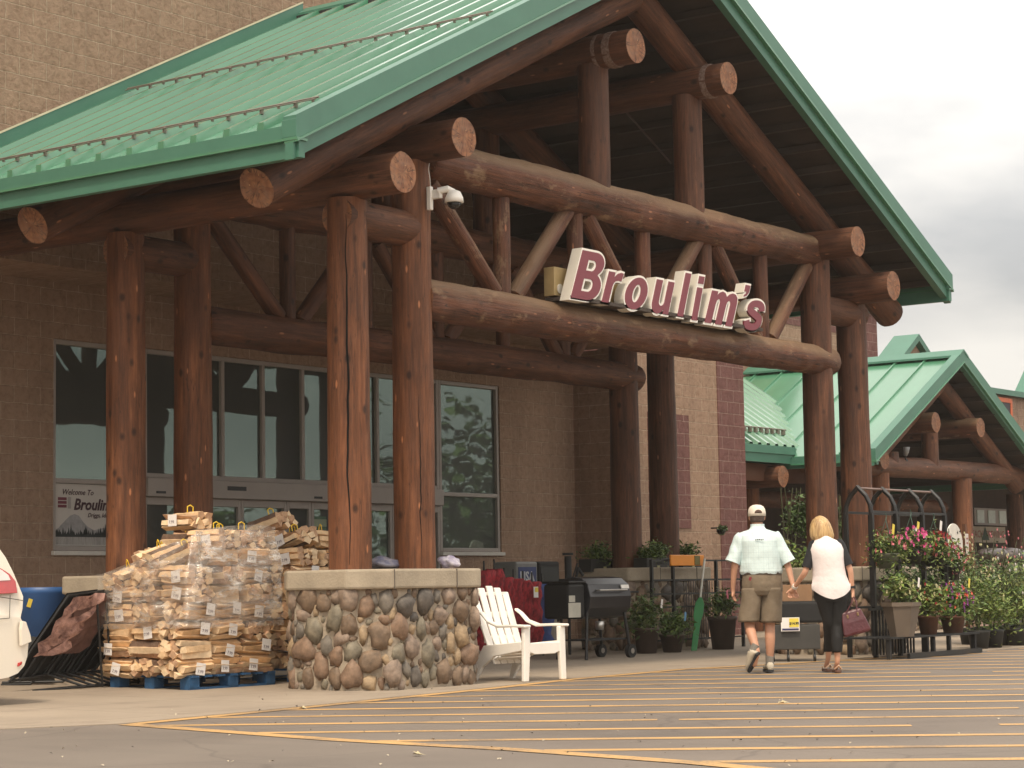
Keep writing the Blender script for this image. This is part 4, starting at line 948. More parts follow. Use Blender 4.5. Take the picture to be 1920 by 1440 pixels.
# ------------------------------------------------------------------ bags on the near pedestal
def bag(name, label, px, py, Y, r, col, col2):
    p = onY(px, py, Y); t = thing(name, label, 'bag', (p.x, Y, 1.152))
    g = MB(); g.blob((0, 0, r[2]), r, 3, .5, 0, seed=px); g.build('bag_body', mat(name+'_film%d' % px, col, .35, .4, 10, dirt=col2), t)
bag('packaged_bag', 'dark blue plastic bag lying between the two front log posts', 722, 1050, 13.95, (.19, .12, .065), (.05, .06, .12), (.3, .28, .3))
bag('packaged_bag', 'white and purple plastic bag on the pedestal right of the log post', 843, 1050, 14.0, (.13, .10, .07), (.7, .66, .66), (.25, .2, .35))

# ------------------------------------------------------------------ adirondack chair
def adirondack(name, label, loc, rz, full=True):
    t = thing(name, label, 'chair', loc, rz)      # faces -Y, x to its side
    # reclining slatted back
    for i in range(5):
        x = (i-2)*.103; h = (.90, .945, .965, .945, .90)[i]; fl = (i-2)*.018
        g = MB(); w2 = .047; pts = []
        for (z, y) in ((.17, .04), (.40, .14), (.65, .235), (h, .33)):
            cx = x*(1+.22*(z-.17)); pts += [(cx-w2+fl*.2, y-.012, z), (cx+w2+fl*.2, y-.012, z), (cx+w2+fl*.2, y+.012, z+.004), (cx-w2+fl*.2, y+.012, z+.004)]
        F = [(4*k+q, 4*k+(q+1) % 4, 4*k+4+(q+1) % 4, 4*k+4+q) for k in range(3) for q in range(4)]+[(3, 2, 1, 0), (12, 13, 14, 15)]
        g.add(pts, F); g.build('back_slat', WHT, t, .008)
    g = MB(); g.box((0, .165, .42), (.52, .02, .07)); g.box((0, .26, .67), (.55, .02, .06)); g.box((0, .322, .885), (.50, .022, .035)); g.build('back_rail', WHT, t, .006)
    for i in range(5): MB().box((0, -.36+.095*i, .365-.034*i), (.50, .082, .022), rot=Matrix.Rotation(-.34, 3, 'X')).build('seat_slat', WHT, t, .006)
    g = MB(); g.prism([(-.27, .385), (.27, .385), (.27, .30), (.20, .285), (.16, .27), (-.16, .27), (-.20, .285), (-.27, .30)], -.425, -.40, 0, lambda x, y, z: (x, z, y)); g.build('front_apron', WHT, t, .006)
    for sx in (-1, 1):
        x = sx*.30
        prof = [(-.43, 0), (-.33, 0), (-.315, .32), (-.30, .545), (-.41, .545), (-.425, .32)]
        MB().prism([(x-sx*.075, .545), (x-sx*.07, .30), (x-sx*.045, 0), (x+sx*.03, 0), (x+sx*.02, .545)], -.43, -.385, 0, lambda a, z, yy: (a, yy, z)).build('front_leg', WHT, t, .012)
        prof = [(.26, 0), (.31, 0), (.25, .20), (.14, .36), (-.36, .40), (-.38, .31), (.0, .25), (.17, .14)]
        MB().prism(prof, x-sx*.035, x+sx*.01, 0, lambda a, b, z: (z, a, b)).build('rear_leg', WHT, t, .008)
        g = MB(); pts = []
        for (y, z, w2) in ((-.46, .555, .05), (-.30, .56, .055), (-.08, .555, .045), (.06, .60, .036), (.15, .68, .03), (.22, .72, .03)):
            pts += [(x-w2, y, z-.014), (x+w2, y, z-.014), (x+w2, y, z+.014), (x-w2, y, z+.014)]
        g.add(pts, [(4*k+q, 4*k+(q+1) % 4, 4*k+4+(q+1) % 4, 4*k+4+q) for k in range(5) for q in range(4)]+[(3, 2, 1, 0), (20, 21, 22, 23)]); g.build('armrest', WHT, t, .010)
    return t
# seat faces the lot and slightly to the right
p = onZ(985, 1279); q = onZ(1052, 1275)
adirondack('adirondack_chair', 'white plastic slatted garden chair standing right of the near stone pedestal', (*(Vector((17.80, 12.98))+Matrix.Rotation(R(-5), 2) @ Vector((.30, .40))), .008), R(-5))

# ------------------------------------------------------------------ red and blue garments / folded camp chairs, news boxes
RED = mat('red_plaid', (.36, .026, .034), .85, .6, 22, dirt=(.05, .006, .01), stretch=(1, 1, .5), bump=.6, bscale=12, bdist=.04); BLF = mat('blue_canvas', (.05, .085, .24), .8, .3, 10)
def camp(i, px, top, m, lab):
    p = ray(px, 1100); k = 16.9/p.y; x, y = p.x*k, 16.9-.02*i
    t = thing('camp_chair', lab, 'camp chair', (x, y, gz(y)), 0, 'folded fabric camp chairs standing in a row')
    g = MB(); n = 9; pts = []
    for u in range(n+1):
        top_ = top-.09; z = .10+(top_-.10)*u/n; w2 = .13+.03*math.sin(u*1.7+i*2.2); d2 = .13+.03*math.sin(u*2.3+i*2)
        pts += [Vector((math.cos(a)*w2*(1+.55*noise.noise(Vector((a*1.5, u*.8, i*5)))), math.sin(a)*d2*(1+.25*noise.noise(Vector((a+4, u*.6, i)))), z+.012*math.sin(a*3))) for a in [2*math.pi*q/14 for q in range(14)]]
    g.add(pts, [(u*14+q, u*14+(q+1) % 14, (u+1)*14+(q+1) % 14, (u+1)*14+q) for u in range(n) for q in range(14)]+[tuple(n*14+q for q in range(14))], 0, None, True); g.build('folded_fabric', m, t)
    g = MB(); g.tube((-.05, -.03, 0), (-.03, -.02, top+.04), .011, n=8); g.tube((.05, .03, 0), (.03, .02, top+.02), .011, n=8); g.build('pole', BLK, t)
    return t
for i, (px, top, m, lab) in enumerate(((908, 1.20, RED, 'tallest red folded camp chair half behind the pedestal'), (925, 1.22, RED, 'red folded camp chair second from the pedestal'), (941, 1.11, RED, 'red folded camp chair behind the white chair back, third from pedestal'),
        (956, 1.09, RED, 'red folded camp chair, fourth from the pedestal, dark folds'), (971, 1.07, RED, 'red folded camp chair carrying a yellow and white price tag'), (986, 1.05, RED, 'last red folded camp chair, next to the blue one'), (1003, 1.03, BLF, 'blue folded camp chair at the right end of the red row'))):
    c_ = camp(i, px, top, m, lab)
    if i == 4:
        g = MB(); g.box((0, -.21, .83), (.10, .004, .14)); tg = g.build('price_tag', TAGM, c_); g = MB(); g.box((.01, -.214, .86), (.07, .003, .06)); g.build('yellow_patch', mat('tag_yellow', (.75, .6, .08), .6), tg)
for i, (px, m, lab) in enumerate(((968, 'g', 'grey newspaper box with a blue USA panel against the wall'), (1010, 'k', 'black newspaper box beside the grey one against the wall'))):
    p = ray(px, 1100); k = 18.9/p.y; x = p.x*k; y = 18.9
    t = thing('newspaper_box', lab, 'newspaper box', (x, y, gz(y)))
    body = mat('box_grey', (.20, .20, .19), .5) if m == 'g' else BLKM
    MB().bb(-.27, .27, -.2, .2, .35, 1.24).build('cabinet', body, t, .03)
    g = MB(); g.bb(-.05, .05, -.05, .05, 0, .35); g.bb(-.24, .24, -.18, .18, 0, .03); g.build('stand', BLKM, t)
    MB().bb(-.22, .22, -.206, -.201, .93, 1.16).build('front_panel', mat('panel_blue', (.02, .04, .16), .4) if m == 'g' else mat('panel_dark', (.03, .035, .04), .2), t)
    if m == 'g': text_part('lettering', 'USA', mat('ink_pale', (.55, .57, .6), .5), t, frameY(-.19, -.212, .96), .19, .006)
p = onZ(1030, 1236); p = p*1.05
t = thing('plastic_bin', 'pale plastic bin with a rounded lid standing behind the white chair arm', 'bin', (p.x, p.y, gz(p.y)), yaw-R(90))
g = MB(); g.prism([(-.11, 0), (.11, 0), (.115, .47), (.08, .535), (-.02, .56), (-.10, .55)], -.1, .1, 0, lambda x, y, z: (x, z, y)); g.build('bin_body', mat('bin_cream', (.42, .38, .31), .6), t, .015)
MB().box((-.0, -.104, .30), (.15, .006, .3)).build('rib_panel', mat('bin_rib', (.36, .32, .26), .6), t)

# ------------------------------------------------------------------ pellet grill
def grill(name, label, loc, rz):
    t = thing(name, label, 'grill', loc, rz)      # barrel along local x
    LID = mat('grill_lid', (.022, .022, .025), .28, .15, 4, spec=.6)
    g = MB(); prof = [(0, .50), (.16, .53), (.26, .64), (.28, .78), (.24, .93), (.13, 1.01), (0, 1.03), (-.13, 1.01), (-.24, .93), (-.28, .78), (-.26, .64), (-.16, .53)]
    g.prism([(y, z) for y, z in prof], -.42, .42, 0, lambda a, b, z: (z, a, b)); g.build('barrel', LID, t, .012)
    g = MB(); g.box((-.60, .0, .73), (.32, .42, .44)); g.build('hopper', mat('hopper_black', (.007, .007, .007), .7), t, .04); MB().box((-.60, 0, .965), (.34, .44, .03)).build('hopper_lid', BLK, t, .008)
    g = MB(); g.box((.56, -.02, .83), (.25, .36, .025)); g.box((.44, -.02, .78), (.02, .34, .1)); g.build('side_shelf', BLKM, t, .005)
    g = MB(); g.path([(-.28, -.27, .86), (-.28, -.32, .86), (.28, -.32, .86), (.28, -.27, .86)], .011); g.build('lid_handle', mat('handle_steel', (.5, .48, .45), .3, metal=.7), t)
    MB().box((.30, -.268, .90), (.16, .01, .05), rot=Matrix.Rotation(-.25, 3, 'X')).build('name_plate', mat('plate_silver', (.75, .72, .66), .4), t, .003)
    g = MB(); g.box((-.66, -.213, .62), (.24, .004, .18)); g.build('paper_sheet', mat('paper', (.42, .40, .34), .8), t); MB().box((-.71, -.214, .76), (.12, .004, .08)).build('paper_slip', MATS['paper'], t)
    g = MB(); g.tube((-.1, .2, .95), (-.1, .33, 1.0), .045, n=12); g.tube((-.1, .33, .96), (-.1, .33, 1.30), .045, n=12); g.tube((-.1, .33, 1.31), (-.1, .33, 1.34), .07, n=12); g.build('chimney', BLKM, t)
    for x, y in ((-.40, -.2), (-.40, .2), (.36, -.2), (.36, .2)):
        lo = .08 if x > 0 else .0; g = MB(); g.tube((x, y, .58), (x+.07*(1 if x > 0 else -1), y*1.15, lo), .02, n=8); g.build('leg', BLK, t)
    for y in (-.24, .24):
        g = MB(); g.tube((.43, y-.03, .085), (.43, y+.03, .085), .085, n=20); wo = g.build('wheel', BLKM, t); g = MB(); g.tube((.43, y-.035, .085), (.43, y+.035, .085), .035, n=12); g.build('hub', MATS['handle_steel'], wo)
    g = MB(); g.box((0, 0, .24), (.84, .40, .02)); g.build('bottom_shelf', BLKM, t)
    g = MB(); g.loft([((-.02, -.1, .36), .05, .05), ((-.02, -.1, .47), .06, .06)], n=14); g.build('grease_bucket', MATS['handle_steel'], t)
    return t
grill('pellet_grill', 'black barrel pellet grill with paper sheets on its hopper, behind the white chair', (22.95, 15.62, gz(15.6)), R(-4))
# black bucket-like scuttle above the hopper
p = onY(1066, 1100, 16.6); t = thing('coal_scuttle', 'dark metal bucket and fire tools standing behind the hopper of the grill', 'fire tools', (p.x, 16.6, gz(16.6)))
g = MB(); g.loft([((0, 0, .72), .09, .09), ((0, 0, 1.0), .13, .13)], n=16); g.tube((0, 0, 0), (0, 0, .72), .02, n=8); g.build('bucket', BLKM, t)
g = MB(); g.path([(.10, 0, .8), (.26, .02, 1.14), (.34, 0, 1.05)], .02); g.path([(.06, 0, .95), (.22, .0, 1.2)], .012); g.build('tool', BLKM, t)

# ------------------------------------------------------------------ planter trays, pots, rail rack, snow pusher
PBM = mat('planter_black', (.016, .016, .014), .6); TER = mat('terracotta', (.13, .06, .035), .8, .25, 6); TAU = mat('taupe_pot', (.15, .115, .085), .7, .12, 4); BRN = mat('brown_pot', (.075, .05, .038), .75, .2, 5)
def tray(label, x, Y, w2, seed):
    t = thing('planter_tray', label, 'planter', (x, Y, 1.152))
    MB().box((0, 0, .09), (w2, .22, .18)).build('tray', PBM, t, .008)
    g = MB(); g.leaves((0, 0, .27), (w2*.55, .17, .15), 620, .075, (0, 1, 1, 2), seed, 16, .42); g.build('foliage', LEAF, t)
    MB().box((.02, -.114, .05), (.07, .004, .05)).build('plant_tag', mat('tag_olive', (.35, .33, .16), .7), t)
tray('black tray of leafy green seedlings on the left end of the pedestal cap', 25.45, 17.25, .62, 1)
tray('black tray of green seedlings on the pedestal cap in front of the rear log post', 25.75, 16.55, .55, 2)
tray('short black tray of seedlings just left of the dark rear log post', 26.2, 16.7, .22, 3)
tray('black tray of bright green seedlings right of the dark rear log post', 26.95, 16.72, .5, 4)
def pot(name, label, px, Y, h, r0, r1, m, seed, fr, fz, cnt=650, mis=(0, 1, 1, 3), tagc=None, square=False, z=None, blooms=None, hexa=False, leaf=.08, group=None):
    p = ray(px, 1150); k = Y/p.y; x = p.x*k
    t = thing(name, label, 'potted plant', (x, Y, gz(Y) if z is None else z), 0, group)
    g = MB(); nn = 6 if hexa else 4 if square else 22; M_ = Matrix.Rotation(R(45 if square else 0), 3, 'Z')
    g.loft([((0, 0, 0), r0, r0, M_), ((0, 0, h*.88), r1*.97, r1*.97, M_), ((0, 0, h*.881), r1*1.05, r1*1.05, M_), ((0, 0, h), r1*1.06, r1*1.06, M_), ((0, 0, h), r1*.92, r1*.92, M_), ((0, 0, h*.9), r1*.9, r1*.9, M_)], n=nn, smooth=not (square or hexa)); g.build('pot', m, t)
    g = MB(); g.leaves((0, 0, h+fz*.8), (fr, fr*.85, fz), cnt, leaf, mis, seed, 15, .45, droop=.03); g.build('foliage', LEAF, t)
    if blooms:
        for bi, (bc, cnt_) in enumerate(blooms):
            g = MB(); rg = random.Random(seed*10+bi)
            for _ in range(cnt_):
                d = Vector((rg.gauss(0, 1), rg.gauss(-.5, .8), rg.gauss(.3, .8))).normalized(); c = Vector((d.x*fr*.95, d.y*fr*.8, h+fz*.8+d.z*fz*.95))
                for q in range(5):
                    a = 2*math.pi*q/5+rg.random(); r_ = rg.uniform(.020, .034); e_ = Vector((math.cos(a), rg.uniform(-.5, .1), math.sin(a)))*r_; f2 = Vector((math.cos(a+1.2), rg.uniform(-.5, .1), math.sin(a+1.2)))*r_
                    g.add([c+Vector((0, .006, 0)), c+e_, c+f2], [(0, 1, 2)])
            g.build('blooms', BLM[bc], t)
    if tagc:
        for q, (dx, dz, col) in enumerate(tagc): MB().box((dx, -fr*.75, h+dz), (.045, .003, .12), rot=Matrix.Rotation(R(12-20*q), 3, 'Y')).build('plant_tag', mat('tag_%s' % col, {'blue': (.12, .3, .5), 'yellow': (.7, .6, .12), 'white': (.75, .72, .62), 'pink': (.6, .15, .2)}[col], .5), t)
    return t
BLM = {n: mat('petal_'+n, c, .6, .2, 20) for n, c in (('pink', (.72, .10, .30)), ('rose', (.60, .16, .18)), ('red', (.32, .012, .02)), ('coral', (.75, .12, .07)), ('purple', (.22, .03, .22)), ('white', (.75, .7, .66)), ('cream', (.6, .55, .3)))}
pot('potted_plant', 'leafy plant in a brown pot between the grill and the rail rack', 1211, 15.95, .34, .13, .17, BRN, 21, .30, .24, 800, tagc=((.05, .32, 'white'),))
pot('potted_plant', 'low green plant with a blue tag in a small brown pot by the rail', 1259, 15.85, .24, .12, .17, BRN, 22, .29, .17, 650, mis=(0, 1, 2, 1), tagc=((0, .24, 'blue'),))
pot('potted_plant', 'plant in a large brown pot partly behind the man in shorts', 1354, 15.8, .46, .15, .20, BRN, 23, .22, .22, 600, tagc=((.02, .34, 'yellow'), (-.12, .30, 'pink')))
t = thing('metal_rail_rack', 'black metal rail rack of thin bars in front of the stone pedestal', 'rack', (0, 0, gz(16.1)))
YR = 16.1; xa = ray(1222, 1100); xb = ray(1392, 1100); X0 = xa.x*YR/xa.y; X1 = xb.x*YR/xb.y
for zz in (1.24, .97, .78, .60, .15): MB().box(((X0+X1)/2, YR, zz), (X1-X0, .025, .025)).build('rail', BLK, t)
for px in (1222, 1262, 1343, 1391):
    v = ray(px, 1100); MB().box((v.x*YR/v.y, YR-.002, .62), (.04, .04, 1.25)).build('upright', BLK, t)
for i in range(16): x = X0+(X1-X0)*(.36+.026*i); MB().box((x, YR+.03, .55), (.008, .008, .8)).build('thin_bar', mat('bar_grey', (.10, .09, .08), .6), t)
a = ray(1256, 1065); b = ray(1318, 1065)
t = thing('orange_rail_sign', 'orange plastic tag strip clipped over the top rail of the rack', 'sign', (a.x*16.05/a.y, 16.05, 1.17+gz(16.1)))
W_ = (b.x-a.x)/a.y*16.05; W_ = b.x*16.05/b.y-a.x*16.05/a.y
MB().box((W_/2, -.01, .07), (W_, .03, .15)).build('strip', mat('tag_orange', (.75, .26, .02), .5, .05), t, .01)
MB().box((W_*.78, -.028, .07), (W_*.16, .006, .13)).build('dark_label', mat('label_dark', (.16, .13, .03), .6), t)
t = thing('snow_pusher', 'green plastic shovel with a white handle leaning on the rail rack', 'shovel')
a = onY(1321, 1048, 15.98); b = onY(1313, 1120, 15.9); g = MB(); g.tube(a, b, .016, n=10); g.build('handle', mat('handle_white', (.6, .58, .5), .5), t)
c = onY(1301, 1215, 15.75); c.z = gz(15.75)+.01
g = MB(); d1 = (c-b)
for s0, w0, w1 in ((0, .02, .062), (.2, .062, .062), (.38, .062, .042), (.6, .042, .038)):
    pass
pr2 = [(0, .022), (.12, .062), (.35, .066), (.45, .045), (1.0, .040)]; pts = []
for s_, w_ in pr2:
    m_ = b+d1*s_; pts += [m_+rgt*w_-fwd*.015, m_-rgt*w_-fwd*.015, m_-rgt*w_+fwd*.015, m_+rgt*w_+fwd*.015]
g.add(pts, [(4*k+q, 4*k+(q+1) % 4, 4*k+4+(q+1) % 4, 4*k+4+q) for k in range(4) for q in range(4)]+[(3, 2, 1, 0), (16, 17, 18, 19)]); g.build('blade', mat('green_plastic', (.04, .22, .07), .45, .15), t, .006)
# hanging plant by the maroon corner
p = onY(1352, 992, 17.8); t = thing('hanging_plant', 'dark trailing plant hung on the block wall left of the man in the cap', 'plant', p)
g = MB(); g.leaves((0, 0, 0), (.24, .12, .06), 160, .075, (0, 0, 1), 31, 7, .5); g.build('foliage', LEAF, t)
g = MB(); g.path([(0, .18, .02), (0, 0, .02)], .012); g.loft([((0, 0, -.08), .05, .05), ((0, 0, 0), .08, .08)], n=12); g.build('wall_bracket', BLK, t)

# ------------------------------------------------------------------ boxed cart behind the couple
t = thing('display_cart', 'dark boxed grill cart with a yellow price sign seen between the man and the woman', 'cart', (0, 0, 0), 0)
o = ray(1490, 1200); k = 12.95/o.y; t.location = (o.x*k, 12.95, 0); t.rotation_euler.z = yaw-R(90)
MB().box((0, .2, .30), (.62, .4, .30)).build('lower_box', mat('cart_charcoal', (.05, .047, .042), .6), t, .01)
MB().box((0.02, .2, .60), (.66, .42, .26)).build('grill_body', BLKM, t, .03)
MB().box((.05, .2, .83), (.36, .34, .20)).build('cardboard_box', mat('cardboard', (.26, .15, .08), .85, .12), t, .004)
for x in (-.26, -.08, .24):
    g = MB(); g.tube((x-.012, .03, .05), (x+.012, .03, .05), .05, n=14); g.tube((x, .03, .06), (x, .03, .15), .012, n=6); g.build('caster', BLK, t)
sx = (1482-1490)/FPX*27; MB().box((sx, -.04, .455), (.225, .006, .165)).build('price_sign', TAGM, t)
MB().box((sx+.045, -.046, .475), (.115, .004, .105)).build('yellow_patch', MATS['tag_yellow'], t)
MB().box((sx+.0, -.046, .395), (.20, .003, .022)).build('blue_strip', mat('strip_navy', (.04, .04, .12), .6), t)
text_part('price_print', '$14.99', mat('ink_black', (.02, .02, .02), .7), t, Matrix.Translation((sx-.012, -.05, .452)) @ Matrix.Rotation(R(90), 4, 'X'), .042, .0018)

# ------------------------------------------------------------------ tall climbing plants between the porches
def vine(px, Y, ztop, r, seed, lab, cnt=1500):
    v = ray(px, 1100); x = v.x*Y/v.y; t = thing('climbing_plant', lab, 'plant', (x, Y, gz(Y)))
    rg = random.Random(seed); g = MB()
    for i in range(5): g.path([(rg.uniform(-.1, .1), rg.uniform(-.1, .1), 0), (rg.uniform(-.2, .2), rg.uniform(-.1, .1), ztop*.5), (rg.uniform(-.25, .35), rg.uniform(-.1, .1), ztop*.95)], .009, 5)
    g.build('stem', STEM, t)
    g = MB(); g.leaves((0, 0, ztop*.40), (r, r*.8, ztop*.36), int(cnt*.65), .10, (1, 2, 2, 3), seed, 26, .6); g.leaves((r*.5, 0, ztop*.78), (r*.55, r*.5, ztop*.22), int(cnt*.35), .09, (0, 0, 1), seed+1, 14, .55); g.build('foliage', LEAF, t)
    MB().loft([((0, 0, 0), .16, .16), ((0, 0, .32), .2, .2)], n=18).build('pot', PBM, t)
vine(1490, 17.3, 2.55, .46, 41, 'tall leafy vine plant behind and between the man and the woman', 2300)
vine(1574, 16.6, 2.4, .25, 42, 'narrow climbing plant showing in the gap between the two right log posts', 500)

# ------------------------------------------------------------------ flower rack
FB = 12.75; t = thing('flower_rack', 'black metal flower rack with four pointed arches and a slatted lower shelf', 'rack', (0, 0, .006))
def xat(px, Y): v = ray(px, 1100); return v.x*Y/v.y
peaks = [xat(p_, FB) for p_ in (1614, 1660, 1710, 1752)]; hd = .18; rx0 = peaks[0]
for i, x in enumerate(peaks):
    g = MB(); ys = [FB-hd, FB-hd*.93, FB-hd*.62, FB, FB+hd*.62, FB+hd*.93, FB+hd]; zs = [1.80, 1.90, 2.02, 2.13, 2.02, 1.90, 1.80]
    g.path([(x, y, z) for y, z in zip(ys, zs)], .03, 8); g.build('arch', BLK, t)
    for y in (FB-hd, FB+hd): MB().box((x, y, .90), (.05, .05, 1.80)).build('upright', BLK, t)
for y in (FB-hd, FB+hd):
    for z in (1.82, .62): MB().box(((peaks[0]+peaks[-1])/2, y+.001, z), (peaks[-1]-peaks[0]+.05, .03, .03)).build('rail', BLK, t)
g = MB(); g.tube((peaks[0], FB, 2.12), (peaks[-1], FB, 2.12), .016, n=8); g.build('ridge_bar', mat('bar_lit', (.16, .10, .08), .5), t)  # ridge bar in a lighter brown than the black frame
sx0, sx1 = xat(1642, 12.2)+.05, xat(1812, 12.2)
for j in range(6): MB().box(((sx0+sx1)/2, 12.08+.115*j, .255), (sx1-sx0, .085, .022)).build('shelf_slat', BLKM, t)
for x in (sx0+.05, (sx0+sx1)/2, sx1-.05): MB().box((x, 12.10, .12), (.05, .05, .24)).build('shelf_leg', BLKM, t)
MB().bb(peaks[0]-.15, sx1+.05, 12.03, 12.07, 0, .06).build('base_rail', BLK, t)
for i in range(14): x = peaks[0]-.1+i*.085; MB().box((x, FB-hd-.03, .31), (.02, .02, .56)).build('picket', BLK, t)
MB().box((peaks[0]+.35, FB-hd-.03, .6), (1.1, .03, .03)).build('picket_rail', BLK, t)
def basket(px, pz, Y, label, seed, blooms, potm, r=.24, mis=(0, 1, 2, 3)):
    x = xat(px, Y); t = thing('hanging_basket', label, 'hanging basket', (x, Y, pz), 0, 'flower baskets hanging on the black rack')
    g = MB(); g.loft([((0, 0, -.19), .10, .10), ((0, 0, -.02), .16, .16), ((0, 0, 0), .17, .17), ((0, 0, 0), .14, .14)], n=22); g.build('pot', potm, t)
    g = MB(); g.leaves((0, 0, .06), (r*1.15, r*1.05, .21), 1100, .065, mis, seed, 16, .45, droop=.05); g.build('foliage', LEAF, t)
    g = MB()
    for a in (0, 2.1, 4.2): g.tube((math.cos(a)*.16, math.sin(a)*.16, 0), (0, 0, .42), .004, n=5)
    g.path([(0, 0, .42), (.02, 0, .46), (0, 0, .50)], .006, 5); g.build('hook', mat('wire_green', (.06, .12, .09), .5), t)
    for bi, (bc, cnt_) in enumerate(blooms):
        g = MB(); rg = random.Random(seed*10+bi)
        for _ in range(cnt_):
            d = Vector((rg.gauss(0, 1), rg.gauss(-.6, .7), rg.gauss(.35, .8))).normalized(); c = Vector((d.x*r*1.05, d.y*r*.95, .08+d.z*.2))
            for q in range(6):
                a = 2*math.pi*q/6; r_ = rg.uniform(.022, .036); e_ = Vector((math.cos(a), rg.uniform(-.5, .1), math.sin(a)))*r_; f2 = Vector((math.cos(a+1), rg.uniform(-.5, .1), math.sin(a+1)))*r_
                g.add([c+Vector((0, .006, 0)), c+e_, c+f2], [(0, 1, 2)])
        g.build('blooms', BLM[bc], t)
    return t
DG = mat('grey_green_pot', (.11, .115, .08), .6)
b1 = basket(1665, 1.30, 12.45, 'hanging basket with pale rose blooms in a grey green pot, left on the rack', 51, (('rose', 16), ('pink', 8)), DG)
b2 = basket(1712, 1.36, 12.45, 'hanging basket of bright pink geraniums in the middle of the rack', 52, (('pink', 46), ('white', 5)), PBM)
b3 = basket(1755, 1.32, 12.45, 'hanging basket of dark red flowers right on the rack', 53, (('red', 26), ('rose', 8)), PBM)
b4 = basket(1782, 1.14, 12.6, 'hanging basket of rose petunias at the right end of the rack', 54, (('rose', 24), ('pink', 10), ('white', 4)), PBM)
for b_, c_, dz in ((b1, 'yellow', .30), (b2, 'yellow', .28), (b3, 'white', .34)): MB().box((.0, -.10, dz), (.06, .003, .13), rot=Matrix.Rotation(.25, 3, 'Y')).build('plant_tag', mat('tag_%s' % c_, (.7, .6, .12), .5), b_)
for i, (px, z_, lab) in enumerate(((1690, .95, 'dark leafy plant mass on the back shelf, left middle of the rack'), (1735, .92, 'dark leafy plant on the back shelf, right middle of the rack'), (1770, .80, 'green leafy plant low at the right side of the rack'))):
    t = thing('leafy_plant', lab, 'plant', (xat(px, 12.85), 12.85, .62)); MB().loft([((0, 0, 0), .09, .09), ((0, 0, .16), .12, .12)], n=16).build('pot', PBM, t)
    g = MB(); g.leaves((0, 0, z_-.62), (.30, .2, .27), 900, .06, (0, 0, 1), 61+i, 18, .5); g.build('foliage', LEAF, t)
pot('potted_plant', 'tall taupe tapered planter of pale trailing foliage on the lower shelf', 1690, 12.12, .42, .145, .235, TAU, 71, .30, .17, 800, (2, 3, 1), hexa=True, z=.272, blooms=(('cream', 22),), tagc=((.05, .24, 'white'),))
pot('potted_plant', 'terracotta pot of red edged trailing flowers beside the taupe planter', 1740, 12.2, .24, .10, .135, TER, 72, .24, .24, 800, (1, 2, 3), z=.272, blooms=(('red', 12), ('cream', 12)))
pot('potted_plant', 'terracotta pot of purple and coral petunias at the right of the shelf', 1786, 12.2, .22, .12, .16, TER, 73, .33, .24, 1100, (1, 2, 1), z=.272, blooms=(('purple', 34), ('coral', 26), ('pink', 10)), tagc=((.0, .42, 'yellow'),))
# nursery pots at the far right
sp = [(1832, 12.75, .95, .33, (1, 2, 3)), (1858, 12.75, .80, .30, (2, 2, 1)), (1880, 13.0, 1.05, .34, (1, 0, 3)), (1902, 12.8, .95, .34, (2, 1, 3)), (1922, 13.1, 1.15, .36, (1, 0, 2)), (1842, 13.7, 1.35, .36, (0, 1, 0)), (1872, 13.8, 1.25, .36, (0, 1, 1)), (1900, 13.9, 1.4, .38, (0, 1, 3)), (1815, 13.6, 1.2, .33, (0, 1, 2)), (1945, 13.4, 1.2, .4, (1, 2, 0))]
labs = ['olive green shrub in a black pot just right of the flower rack', 'bright low yellow green shrub in a black nursery pot in the front row', 'mid green shrub in the front row behind the yellow green one', 'light green shrub in a black pot with a white tag, front row right', 'dense shrub cut by the right edge of the photo, front row', 'dark tall shrub in the back row behind the sign post', 'dark shrub in the back row, second from the sign post', 'tallest dark shrub in the back row near the right edge', 'green shrub between the rack and the white sign post', 'pale shrub in the corner beyond the right edge']
for i, ((px, Y, h_, r_, mis), lb) in enumerate(zip(sp, labs)):
    x = xat(px, Y); h_ *= 1.18; r_ *= 1.12; t = thing('nursery_shrub', lb, 'shrub', (x, Y, .006), 0, 'shrubs in black nursery pots')
    MB().loft([((0, 0, 0), .12, .12), ((0, 0, .22), .155, .155), ((0, 0, .25), .165, .165), ((0, 0, .25), .14, .14)], n=20).build('pot', PBM, t)
    g = MB(); rg = random.Random(i)
    for _ in range(6): g.path([(0, 0, .2), (rg.uniform(-.15, .15), rg.uniform(-.1, .1), h_*.6), (rg.uniform(-.3, .3), rg.uniform(-.2, .2), h_*rg.uniform(.85, 1.05))], .006, 5)
    g.build('stem', STEM, t)
    g = MB(); g.leaves((0, 0, .2+h_*.42), (r_, r_*.8, h_*.46), 1150, .075, mis, 80+i, 34, .4, .25, .1); g.build('foliage', LEAF, t)
    if i in (0, 3, 6, 8):
        g = MB()
        for _ in range(26):
            c = Vector((rg.gauss(0, r_*.6), rg.gauss(-.12, r_*.5), h_*rg.uniform(.5, 1.05)+.15))
            for q in range(5):
                a = 1.256*q; g.add([c, c+Vector((math.cos(a)*.026, -.01, math.sin(a)*.026)), c+Vector((math.cos(a+1)*.026, 0, math.sin(a+1)*.026))], [(0, 1, 2)])
        g.build('blooms', BLM[('cream', 0, 0, 'white', 0, 0, 'rose', 0, 'cream')[i]], t)
